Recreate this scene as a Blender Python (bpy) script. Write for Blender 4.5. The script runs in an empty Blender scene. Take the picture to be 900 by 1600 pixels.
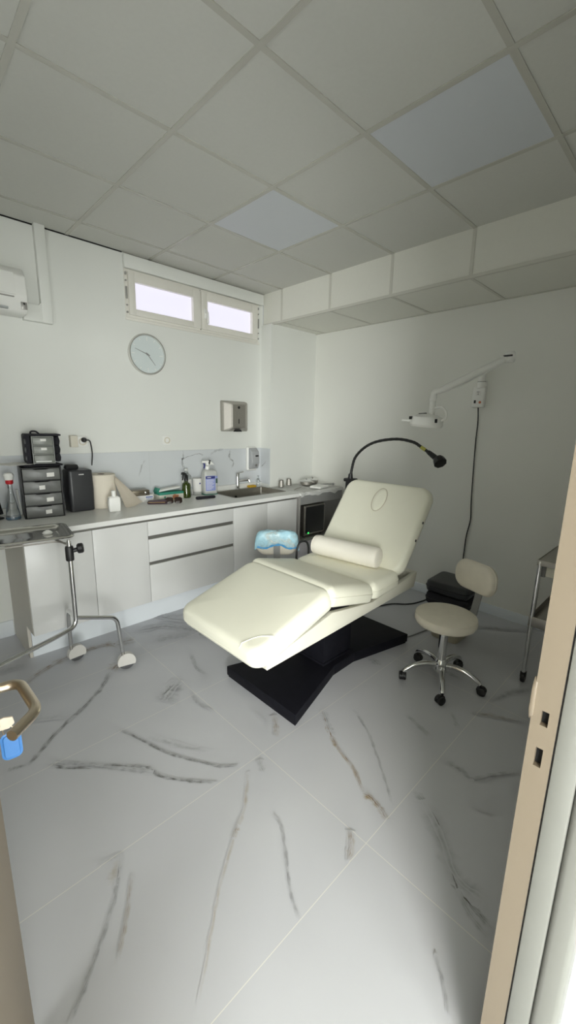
import bpy, bmesh, math, random
from mathutils import Vector, Matrix, Euler
random.seed(7)
C = bpy.context.scene.collection
PI = math.pi

# ------------------------------------------------------------------ materials
def nodes_of(name):
    m = bpy.data.materials.new(name); m.use_nodes = True
    nt = m.node_tree
    return m, nt, nt.nodes['Principled BSDF']

def mat(name, col, rough=.5, metal=0., noise=0., scale=12., bump=0., spec=.5, trans=0., alpha=1., coat=0., emit=None, estr=0.):
    """plain surface: base colour with a little procedural unevenness in tone, gloss and relief"""
    m, nt, b = nodes_of(name)
    N, L = nt.nodes, nt.links
    b.inputs['Metallic'].default_value = metal
    b.inputs['Specular IOR Level'].default_value = spec
    b.inputs['Transmission Weight'].default_value = trans
    b.inputs['Alpha'].default_value = alpha
    b.inputs['Coat Weight'].default_value = coat
    b.inputs['Roughness'].default_value = rough
    tc = N.new('ShaderNodeTexCoord')
    nz = N.new('ShaderNodeTexNoise'); nz.inputs['Scale'].default_value = scale; nz.inputs['Detail'].default_value = 5
    L.new(tc.outputs['Object'], nz.inputs['Vector'])
    mx = N.new('ShaderNodeMix'); mx.data_type = 'RGBA'
    c = Vector(col)
    mx.inputs['A'].default_value = (*(c * (1 - noise)), 1)
    mx.inputs['B'].default_value = (*[min(1, v * (1 + noise)) for v in c], 1)
    L.new(nz.outputs['Fac'], mx.inputs['Factor'])
    L.new(mx.outputs['Result'], b.inputs['Base Color'])
    if bump:
        bp = N.new('ShaderNodeBump'); bp.inputs['Strength'].default_value = bump; bp.inputs['Distance'].default_value = .01
        L.new(nz.outputs['Fac'], bp.inputs['Height']); L.new(bp.outputs['Normal'], b.inputs['Normal'])
    if emit:
        b.inputs['Emission Color'].default_value = (*emit, 1); b.inputs['Emission Strength'].default_value = estr
    return m

def S(r, g, b):
    f = lambda v: ((v / 255 + .055) / 1.055) ** 2.4 if v > 10 else v / 255 / 12.92
    return (f(r), f(g), f(b))

M = {}
M['wall'] = mat('painted_wall', (.77, .78, .745), .6, noise=.015, scale=3, bump=.02)
M['wall_side'] = mat('painted_side_wall', (.82, .82, .775), .6, noise=.02, scale=2.5, bump=.02)
M['ceil'] = mat('ceiling_tile', (.60, .60, .56), .8, noise=.03, scale=60, bump=.05)
M['beam'] = mat('bulkhead_panel', (.76, .755, .69), .7, noise=.02, scale=40, bump=.03)
M['grid'] = mat('ceiling_grid_metal', (.50, .49, .44), .26, noise=.04, scale=9)
M['lamp_panel'] = mat('led_diffuser', (.60, .625, .665), .35, noise=.01)
M['white'] = mat('white_lacquer', (.67, .67, .66), .3, noise=.01)
M['cab_side'] = mat('cabinet_carcass', (.56, .53, .47), .45, noise=.03)
M['counter'] = mat('counter_laminate', (.80, .80, .78), .35, noise=.02, scale=30)
M['toe'] = mat('plinth_white', (.78, .82, .86), .3, noise=.01)
M['channel'] = mat('anodised_channel', (.23, .225, .21), .4, metal=.6)
M['steel'] = mat('brushed_steel', (.46, .44, .405), .55, metal=1, noise=.06, scale=45)
M['sink_steel'] = mat('dull_sink_steel', (.33, .315, .285), .42, metal=1, noise=.08, scale=30)
M['steel_dk'] = mat('worn_steel', (.42, .40, .37), .38, metal=1, noise=.08, scale=30)
M['tray'] = mat('polished_steel', (.62, .61, .58), .14, metal=1, noise=.03, scale=20)
M['chrome'] = mat('chrome', (.72, .72, .72), .08, metal=1, noise=.01)
M['nickel'] = mat('satin_nickel', (.66, .57, .45), .28, metal=1, noise=.03)
M['cream'] = mat('cream_vinyl', (.865, .85, .72), .45, noise=.02, scale=6, bump=.03)
M['cream_groove_shade'] = mat('cream_groove_shade', (.55, .50, .39), .6)
M['cream_frame'] = mat('cream_board', (.73, .71, .615), .45, noise=.02, scale=8)
M['bolster'] = mat('ivory_vinyl', (.87, .83, .74), .45, noise=.03, scale=5, bump=.03)
M['stool_vinyl'] = mat('worn_ivory_vinyl', (.74, .69, .59), .5, noise=.10, scale=14, bump=.05)
M['black_wood'] = mat('black_stained_wood', (.007, .007, .010), .55, noise=.5, scale=18, bump=.05, spec=.12)
M['black'] = mat('black_plastic', (.012, .012, .013), .45, noise=.1)
M['blackgloss'] = mat('black_gloss', (.008, .008, .009), .12)
M['softblack'] = mat('black_fabric', (.015, .014, .02), .85, noise=.3, scale=60, bump=.2)
M['charcoal'] = mat('charcoal_plastic', (.03, .031, .034), .4, noise=.08)
M['drawer'] = mat('smoky_drawer_plastic', (.13, .134, .128), .35, noise=.35, scale=14)
M['drawer_clear'] = mat('clear_drawer_plastic', (.20, .21, .19), .35, noise=.35, scale=22)
M['paper'] = mat('paper', (.80, .79, .76), .8, noise=.02)
M['tissue'] = mat('cream_tissue_paper', (.76, .70, .60), .9, noise=.03, scale=30, bump=.1)
M['core'] = mat('cardboard_core', (.10, .06, .04), .9, noise=.1)
M['plastic_white'] = mat('white_plastic', (.86, .86, .83), .35, noise=.01)
M['plastic_cream'] = mat('aged_plastic', (.70, .66, .56), .45, noise=.03)
M['frame'] = mat('window_pvc', (.78, .76, .70), .35, noise=.01)
M['hinge'] = mat('grey_hinge', (.38, .37, .35), .4, metal=.5)
M['rubber'] = mat('grey_rubber', (.07, .07, .075), .6)
M['casterhood'] = mat('grey_caster_hood', (.60, .58, .55), .4, noise=.03)
M['green_glass'] = mat('green_bottle_glass', (.055, .085, .012), .08, trans=.35, spec=.6)
M['green_card'] = mat('green_card', S(45, 140, 118), .6)
M['card'] = mat('cream_card', (.72, .70, .62), .7, noise=.04)
M['orange'] = mat('orange_print', S(190, 125, 90), .7)
M['blue_label'] = mat('lilac_label', S(150, 160, 215), .5)
M['navy'] = mat('navy_print', S(45, 50, 120), .5)
M['blue_print'] = mat('blue_print', S(85, 110, 170), .6)
M['dark_green'] = mat('dark_green_print', S(55, 85, 75), .6)
M['clear'] = mat('clear_plastic', (.86, .89, .90), .06, trans=.92, spec=.4)
M['milky'] = mat('milky_plastic', (.78, .79, .76), .3, trans=.35)
M['purple'] = mat('plum_leather', (.075, .035, .055), .45, noise=.15, bump=.1)
M['lens'] = mat('sunglass_lens', (.03, .018, .015), .06)
M['gold'] = mat('gold_metal', (.8, .6, .3), .25, metal=1)
M['sponge'] = mat('yellow_sponge', S(205, 165, 50), .9, noise=.1, scale=60, bump=.3)
M['red'] = mat('red_band', S(190, 30, 40), .4)
M['bluewater'] = mat('blue_liquid', S(90, 150, 190), .1, trans=.4)
M['clockface'] = mat('clock_face', (.66, .72, .72), .4, noise=.02)
M['clockrim'] = mat('clock_rim', (.72, .71, .68), .25, metal=.8)
M['grey_mark'] = mat('grey_print', (.40, .42, .42), .5)
M['soapgrey'] = mat('soap_window', (.40, .41, .42), .25, noise=.05)
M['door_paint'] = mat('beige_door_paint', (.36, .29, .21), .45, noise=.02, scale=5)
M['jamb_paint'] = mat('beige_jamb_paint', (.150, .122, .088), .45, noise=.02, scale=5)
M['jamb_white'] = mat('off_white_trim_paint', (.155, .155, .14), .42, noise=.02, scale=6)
M['gap'] = mat('seal_and_shade_black', (.015, .015, .015), .8, spec=.2)  # door seal, also the near-black shade of strike holes and ceiling edge
M['blue_plastic'] = mat('blue_key_tag', S(70, 130, 200), .4)
M['key_bow'] = mat('white_key_bow', (.80, .70, .58), .45)
M['grey_metal'] = mat('grey_powder_coat', (.24, .24, .235), .45, noise=.05)
M['niche'] = mat('dark_grey_laminate', (.36, .35, .33), .5, noise=.12, scale=9)
M['lilac'] = mat('white_lilac_panel', (.72, .70, .76), .4)
M['led'] = mat('green_led', (.05, .5, .1), .4, emit=(.05, 1, .15), estr=1.6)
M['yellowband'] = mat('yellow_band', S(185, 180, 90), .6)
M['towel'] = mat('white_cloth', (.90, .90, .88), .9, noise=.03, scale=30, bump=.05)
M['bin'] = mat('beige_bin_plastic', (.42, .38, .29), .5, noise=.05)
M['graymetal'] = mat('grey_strut', (.27, .27, .265), .5, noise=.08)
M['red_switch'] = mat('orange_switch', S(200, 120, 90), .4)

def glass_blue():
    m, nt, b = nodes_of('blue_film'); N, L = nt.nodes, nt.links
    b.inputs['Base Color'].default_value = (*S(175, 222, 240), 1)
    b.inputs['Roughness'].default_value = .25
    tc = N.new('ShaderNodeTexCoord')
    nz = N.new('ShaderNodeTexNoise'); nz.inputs['Scale'].default_value = 11; nz.inputs['Distortion'].default_value = 1.2
    L.new(tc.outputs['Object'], nz.inputs['Vector'])
    r = N.new('ShaderNodeMapRange'); r.inputs['From Min'].default_value = .38; r.inputs['From Max'].default_value = .62
    r.inputs['To Min'].default_value = .30; r.inputs['To Max'].default_value = .75
    L.new(nz.outputs['Fac'], r.inputs['Value']); L.new(r.outputs['Result'], b.inputs['Alpha'])
    bp = N.new('ShaderNodeBump'); bp.inputs['Strength'].default_value = .5; bp.inputs['Distance'].default_value = .02
    L.new(nz.outputs['Fac'], bp.inputs['Height']); L.new(bp.outputs['Normal'], b.inputs['Normal'])
    return m
M['blue_film'] = glass_blue()

def pane_mat():
    m, nt, b = nodes_of('frosted_daylit_pane')
    b.inputs['Base Color'].default_value = (.3, .3, .33, 1); b.inputs['Roughness'].default_value = .4
    b.inputs['Emission Color'].default_value = (.86, .835, .96, 1); b.inputs['Emission Strength'].default_value = .80
    return m
M['pane'] = pane_mat()

def marble_mat(name, base, grout):
    """white marble-look tile: faint clouding, veins from the vertex attribute 'vein' (rgb = vein tone, a = amount), optional grout grid"""
    m, nt, b = nodes_of(name); N, L = nt.nodes, nt.links
    b.inputs['Roughness'].default_value = .24 if grout else .25
    b.inputs['Specular IOR Level'].default_value = .5
    tc = N.new('ShaderNodeTexCoord')
    nz = N.new('ShaderNodeTexNoise'); nz.inputs['Scale'].default_value = 1.3; nz.inputs['Detail'].default_value = 6; nz.inputs['Distortion'].default_value = .8
    L.new(tc.outputs['Object'], nz.inputs['Vector'])
    mx = N.new('ShaderNodeMix'); mx.data_type = 'RGBA'
    mx.inputs['A'].default_value = (*[v * .93 for v in base], 1); mx.inputs['B'].default_value = (*[min(1, v * 1.05) for v in base], 1)
    L.new(nz.outputs['Fac'], mx.inputs['Factor'])
    at = N.new('ShaderNodeAttribute'); at.attribute_name = 'vein'
    # break the vein edge up with noise
    n2 = N.new('ShaderNodeTexNoise'); n2.inputs['Scale'].default_value = 26; n2.inputs['Detail'].default_value = 6
    L.new(tc.outputs['Object'], n2.inputs['Vector'])
    mr = N.new('ShaderNodeMapRange'); mr.inputs['From Min'].default_value = .33; mr.inputs['From Max'].default_value = .66
    mr.inputs['To Min'].default_value = .25; mr.inputs['To Max'].default_value = 1.35
    L.new(n2.outputs['Fac'], mr.inputs['Value'])
    mul = N.new('ShaderNodeMath'); mul.operation = 'MULTIPLY'; mul.use_clamp = True
    L.new(at.outputs['Alpha'], mul.inputs[0]); L.new(mr.outputs['Result'], mul.inputs[1])
    vm = N.new('ShaderNodeMix'); vm.data_type = 'RGBA'
    L.new(mul.outputs[0], vm.inputs['Factor']); L.new(mx.outputs['Result'], vm.inputs['A']); L.new(at.outputs['Color'], vm.inputs['B'])
    out = vm.outputs['Result']
    if grout:
        sx = N.new('ShaderNodeSeparateXYZ'); L.new(tc.outputs['Object'], sx.inputs[0])
        def line(sock, off, per, wid):
            a = N.new('ShaderNodeMath'); a.operation = 'ADD'; L.new(sock, a.inputs[0]); a.inputs[1].default_value = -off + per * 20.5
            f = N.new('ShaderNodeMath'); f.operation = 'MODULO'; L.new(a.outputs[0], f.inputs[0]); f.inputs[1].default_value = per
            s = N.new('ShaderNodeMath'); s.operation = 'SUBTRACT'; L.new(f.outputs[0], s.inputs[0]); s.inputs[1].default_value = per / 2
            ab = N.new('ShaderNodeMath'); ab.operation = 'ABSOLUTE'; L.new(s.outputs[0], ab.inputs[0])
            lt = N.new('ShaderNodeMath'); lt.operation = 'LESS_THAN'; L.new(ab.outputs[0], lt.inputs[0]); lt.inputs[1].default_value = wid
            return lt.outputs[0]
        la = line(sx.outputs['Y'], grout[0], .6, .0013); lb = line(sx.outputs['X'], grout[1], 1.2, .0013)
        mxm = N.new('ShaderNodeMath'); mxm.operation = 'MAXIMUM'; L.new(la, mxm.inputs[0]); L.new(lb, mxm.inputs[1])
        gm = N.new('ShaderNodeMix'); gm.data_type = 'RGBA'; L.new(mxm.outputs[0], gm.inputs['Factor']); L.new(out, gm.inputs['A'])
        gm.inputs['B'].default_value = (.68, .665, .62, 1); out = gm.outputs['Result']
    L.new(out, b.inputs['Base Color'])
    return m
M['floor'] = marble_mat('marble_floor_tile', (.535, .54, .57), (.6754, 1.111))
M['splash'] = marble_mat('marble_wall_tile', (.655, .68, .70), None)

# ------------------------------------------------------------------ mesh helpers
def BM(): return bmesh.new()

def box(bm, x0, x1, y0, y1, z0, z1, bev=0., seg=2, mi=0):
    r = bmesh.ops.create_cube(bm, size=1)
    for v in r['verts']:
        v.co = Vector((x0 + (x1 - x0) * (v.co.x + .5), y0 + (y1 - y0) * (v.co.y + .5), z0 + (z1 - z0) * (v.co.z + .5)))
    es = set(); fs = set()
    for v in r['verts']:
        es.update(v.link_edges); fs.update(v.link_faces)
    for f in fs: f.material_index = mi
    if bev > 0:
        bev = min(bev, .49 * min(abs(x1 - x0), abs(y1 - y0), abs(z1 - z0)))
        bmesh.ops.bevel(bm, geom=list(es), offset=bev, segments=seg, affect='EDGES', profile=.5, clamp_overlap=True)
    return bm

def xform(bm, mtx):
    for v in bm.verts: v.co = mtx @ v.co
    return bm

def smooth_path(pts, n=8):
    """Catmull-Rom through the points"""
    P = [Vector(p) for p in pts]
    if len(P) < 3: return P
    out = []
    for i in range(len(P) - 1):
        a = P[i - 1] if i else P[0] * 2 - P[1]; b = P[i]; c = P[i + 1]; d = P[i + 2] if i + 2 < len(P) else P[-1] * 2 - P[-2]
        for k in range(n):
            t = k / n
            out.append(.5 * ((2 * b) + (c - a) * t + (2 * a - 5 * b + 4 * c - d) * t * t + (3 * b - a - 3 * c + d) * t ** 3))
    out.append(P[-1]); return out

def bend_path(pts, rad, n=5):
    """straight runs with rounded corners"""
    P = [Vector(p) for p in pts]; out = [P[0]]
    for i in range(1, len(P) - 1):
        a = (P[i - 1] - P[i]); b = (P[i + 1] - P[i])
        r = min(rad, a.length * .45, b.length * .45)
        p0 = P[i] + a.normalized() * r; p1 = P[i] + b.normalized() * r
        for k in range(n + 1):
            t = k / n
            out.append(p0 * (1 - t) ** 2 + P[i] * 2 * t * (1 - t) + p1 * t * t)
    out.append(P[-1]); return out

def tube(bm, path, r, seg=12, cap=True, sx=1., closed=False):
    path = [Vector(p) for p in path]; n = len(path)
    rs = r if isinstance(r, (list, tuple)) else [r] * n
    rings = []; up = None
    for i, p in enumerate(path):
        if closed: t = path[(i + 1) % n] - path[i - 1]
        else: t = path[min(i + 1, n - 1)] - path[max(i - 1, 0)]
        t.normalize()
        if up is None:
            up = Vector((0, 0, 1)) if abs(t.z) < .9 else Vector((1, 0, 0))
        u = (up - t * up.dot(t)).normalized(); up = u; w = t.cross(u)
        rings.append([bm.verts.new(p + (u * math.cos(2 * PI * k / seg) + w * math.sin(2 * PI * k / seg) * sx) * rs[i]) for k in range(seg)])
    m = n if closed else n - 1
    for i in range(m):
        a, b = rings[i], rings[(i + 1) % n]
        for k in range(seg): bm.faces.new((a[k], a[(k + 1) % seg], b[(k + 1) % seg], b[k]))
    if cap and not closed:
        bm.faces.new(rings[0][::-1]); bm.faces.new(rings[-1])
    return bm

def lathe(bm, prof, c=(0, 0, 0), seg=28, mtx=None):
    """profile of (radius, height) turned about z at c"""
    rings = []
    for r, h in prof:
        if r < 1e-6: rings.append([bm.verts.new((0, 0, h))])
        else: rings.append([bm.verts.new((r * math.cos(2 * PI * k / seg), r * math.sin(2 * PI * k / seg), h)) for k in range(seg)])
    for a, b in zip(rings, rings[1:]):
        for k in range(seg):
            k2 = (k + 1) % seg
            if len(a) == 1 and len(b) == 1: continue
            if len(a) == 1: bm.faces.new((a[0], b[k2], b[k]))
            elif len(b) == 1: bm.faces.new((a[k], a[k2], b[0]))
            else: bm.faces.new((a[k], a[k2], b[k2], b[k]))
    if len(rings[0]) > 1: bm.faces.new(rings[0][::-1])
    if len(rings[-1]) > 1: bm.faces.new(rings[-1])
    T = Matrix.Translation(c) @ (mtx if mtx is not None else Matrix.Identity(4))
    for r in rings:
        for v in r: v.co = T @ v.co
    return bm

def rod(bm, a, b, r, seg=14): return tube(bm, [a, b], r, seg)

def prism(bm, poly, axis, a, b, bev=0., seg=2):
    """2-D polygon pulled along an axis: axis 'x' poly=(y,z), 'y' poly=(x,z), 'z' poly=(x,y)"""
    def p3(q, t): return {'x': (t, q[0], q[1]), 'y': (q[0], t, q[1]), 'z': (q[0], q[1], t)}[axis]
    A = [bm.verts.new(p3(q, a)) for q in poly]; B = [bm.verts.new(p3(q, b)) for q in poly]; n = len(poly)
    fs = [bm.faces.new(A), bm.faces.new(B[::-1])]
    for k in range(n): fs.append(bm.faces.new((A[k], B[k], B[(k + 1) % n], A[(k + 1) % n])))
    bmesh.ops.recalc_face_normals(bm, faces=fs)
    if bev:
        es = set(e for f in fs for e in f.edges)
        bmesh.ops.bevel(bm, geom=list(es), offset=bev, segments=seg, affect='EDGES', profile=.5, clamp_overlap=True)
    return bm

def rrect(L, W, rc, n=6):
    """rounded-rectangle outline about the origin"""
    rc = max(1e-4, min(rc, L / 2 - 1e-4, W / 2 - 1e-4)); out = []
    for cx, cy, a0 in ((L / 2 - rc, W / 2 - rc, 0), (-L / 2 + rc, W / 2 - rc, PI / 2), (-L / 2 + rc, -W / 2 + rc, PI), (L / 2 - rc, -W / 2 + rc, 1.5 * PI)):
        for k in range(n + 1):
            a = a0 + PI / 2 * k / n; out.append((cx + rc * math.cos(a), cy + rc * math.sin(a)))
    return out

def cushion(bm, L, W, T, rc=.05, re=.03, rb=.015, crown=.012, mtx=None, n=7):
    """padded slab: L along x, W along y, T up from z=0; rounded plan corners rc, top edge re, bottom edge rb"""
    prof = []
    for k in range(4):
        a = PI / 2 * k / 3; prof.append((rb * (1 - math.sin(a)), rb * (1 - math.cos(a))))
    prof.append((0 - .004, T * .5))
    for k in range(6):
        a = PI / 2 * k / 5; prof.append((re * (1 - math.cos(a)), T - re + re * math.sin(a)))
    m = min(L, W) / 2
    for f in (.35, .6, .85): prof.append((re + (m - re) * f, T + crown * (1 - (1 - f) ** 2)))
    rings = []
    for ins, z in prof:
        o = rrect(L - 2 * ins, W - 2 * ins, max(rc - ins, .006), n)
        rings.append([bm.verts.new((x, y, z)) for x, y in o])
    N = len(rings[0])
    for a, b in zip(rings, rings[1:]):
        for k in range(N): bm.faces.new((a[k], a[(k + 1) % N], b[(k + 1) % N], b[k]))
    bm.faces.new(rings[0][::-1]); bm.faces.new(rings[-1])
    if mtx is not None:
        for r in rings:
            for v in r: v.co = mtx @ v.co
    return bm

def frame_rect(bm, axis, at0, at1, u0, u1, v0, v1, w):
    """four-sided picture-frame border; axis = thickness axis; w = border width or (left,right,bottom,top)"""
    wl, wr, wb, wt = w if isinstance(w, tuple) else (w,) * 4
    for (a, b, c, d) in ((u0, u0 + wl, v0, v1), (u1 - wr, u1, v0, v1), (u0 + wl, u1 - wr, v0, v0 + wb), (u0 + wl, u1 - wr, v1 - wt, v1)):
        if axis == 'y': box(bm, a, b, at0, at1, c, d, .003)
        elif axis == 'x': box(bm, at0, at1, a, b, c, d, .003)
        else: box(bm, a, b, c, d, at0, at1, .003)
    return bm

# ------------------------------------------------------------------ object helpers
def origin_of(o):
    v = Vector((0, 0, 0))
    while o is not None: v += o.location; o = o.parent
    return v

def finish(name, bm, mats, angle=35):
    me = bpy.data.meshes.new(name)
    bmesh.ops.recalc_face_normals(bm, faces=bm.faces)
    bm.to_mesh(me); bm.free()
    for p in me.polygons: p.use_smooth = True
    me.set_sharp_from_angle(angle=math.radians(angle))
    for m in (mats if isinstance(mats, (list, tuple)) else [mats]): me.materials.append(m)
    return me

def part(name, bm, m, parent, label=None, kind=None, local=False, angle=35):
    """one mesh under its thing; bm is in the parent's world frame unless local"""
    if not local: xform(bm, Matrix.Translation(-origin_of(parent)))
    o = bpy.data.objects.new(name, finish(name, bm, m, angle)); C.objects.link(o); o.parent = parent
    if label: o['label'] = label
    if kind: o['kind'] = kind
    return o

def solo(name, bm, m, label, cat, group=None, angle=35):
    """a thing that is one mesh, origin at its base"""
    lo = Vector([min(v.co[i] for v in bm.verts) for i in range(3)]); hi = Vector([max(v.co[i] for v in bm.verts) for i in range(3)])
    b = Vector(((lo.x + hi.x) / 2, (lo.y + hi.y) / 2, lo.z)); xform(bm, Matrix.Translation(-b))
    o = bpy.data.objects.new(name, finish(name, bm, m, angle)); C.objects.link(o); o.location = b
    o['label'] = label; o['category'] = cat
    if group: o['group'] = group
    return o

def thing(name, label, cat, loc=(0, 0, 0), rz=0., group=None):
    o = bpy.data.objects.new(name, None); C.objects.link(o); o.empty_display_size = .1
    o.location = loc; o.rotation_euler = (0, 0, rz); o['label'] = label; o['category'] = cat
    if group: o['group'] = group
    return o

def struct(name, bm, m, parent=None, angle=35):
    o = bpy.data.objects.new(name, finish(name, bm, m, angle) if bm is not None else None); C.objects.link(o)
    if parent is not None: o.parent = parent
    else: o['kind'] = 'structure'
    return o

def dup(root, loc, rz, label=None):
    def cp(o, par):
        c = o.copy(); C.objects.link(c)
        if par is not None: c.parent = par
        for ch in [x for x in bpy.data.objects if x.parent == o]: cp(ch, c)
        return c
    r = cp(root, None); r.location = loc; r.rotation_euler = (0, 0, rz)
    if label: r['label'] = label
    return r

def ribbons(bm, veins, at, nrm, up_off, lay):
    """soft-edged vein strips laid on a plane: at(u,v) -> point; colour attribute carries tone and amount"""
    for f in bm.faces:
        for l in f.loops:
            if l[lay][3] > .999 and l[lay][0] + l[lay][1] + l[lay][2] < .001 or l[lay][3] == 1.0: l[lay] = (0, 0, 0, 0)
    tone = {0: (.085, .083, .065), 1: (.25, .25, .26), 2: (.30, .225, .125), 3: (.05, .046, .03), 4: (.20, .12, .045)}
    veins = [(p, k, min(1, a * 1.25)) for p, k, a in veins] + [([(q[0], q[1], q[2] * .3) for q in p], 3 if k == 0 else 4 if k == 2 else 0, min(.95, a * (1.2 if k != 1 else .75))) for p, k, a in veins if a > .35]
    for nv_, (pts, kind, amt) in enumerate(veins):
        P = smooth_path([(a[0], a[1], 0) for a in pts], 6)
        n0 = len(pts); ws = [a[2] for a in pts]; rows = []
        for i, p in enumerate(P):
            t = P[min(i + 1, len(P) - 1)] - P[max(i - 1, 0)]; t.normalize(); s = Vector((-t.y, t.x, 0))
            f = i / max(1, len(P) - 1) * (n0 - 1); k = min(int(f), n0 - 2); w = ws[k] + (ws[k + 1] - ws[k]) * (f - k)
            w *= random.uniform(.7, 1.35)
            fade = min(1, i / 3, (len(P) - 1 - i) / 3)
            j = Vector((random.uniform(-.002, .002), random.uniform(-.002, .002), 0))
            off = random.uniform(-.5, .5)
            rows.append([(p + j - s * w * 1.3, 0), (p + j + s * w * off * .5, amt * fade), (p + j + s * w * 1.3, 0)])
        vs = [[(bm.verts.new(at(q.x, q.y, up_off + nv_ * .00006)), a) for q, a in r] for r in rows]
        for a, b in zip(vs, vs[1:]):
            for k in range(2):
                f = bm.faces.new((a[k][0], a[k + 1][0], b[k + 1][0], b[k][0]))
                al = {id(a[k][0]): a[k][1], id(a[k + 1][0]): a[k + 1][1], id(b[k][0]): b[k][1], id(b[k + 1][0]): b[k + 1][1]}
                for l in f.loops: l[lay] = (*tone[kind], al[id(l.vert)])
                f.normal_update()
                if f.normal.dot(nrm) < 0: f.normal_flip()
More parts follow.
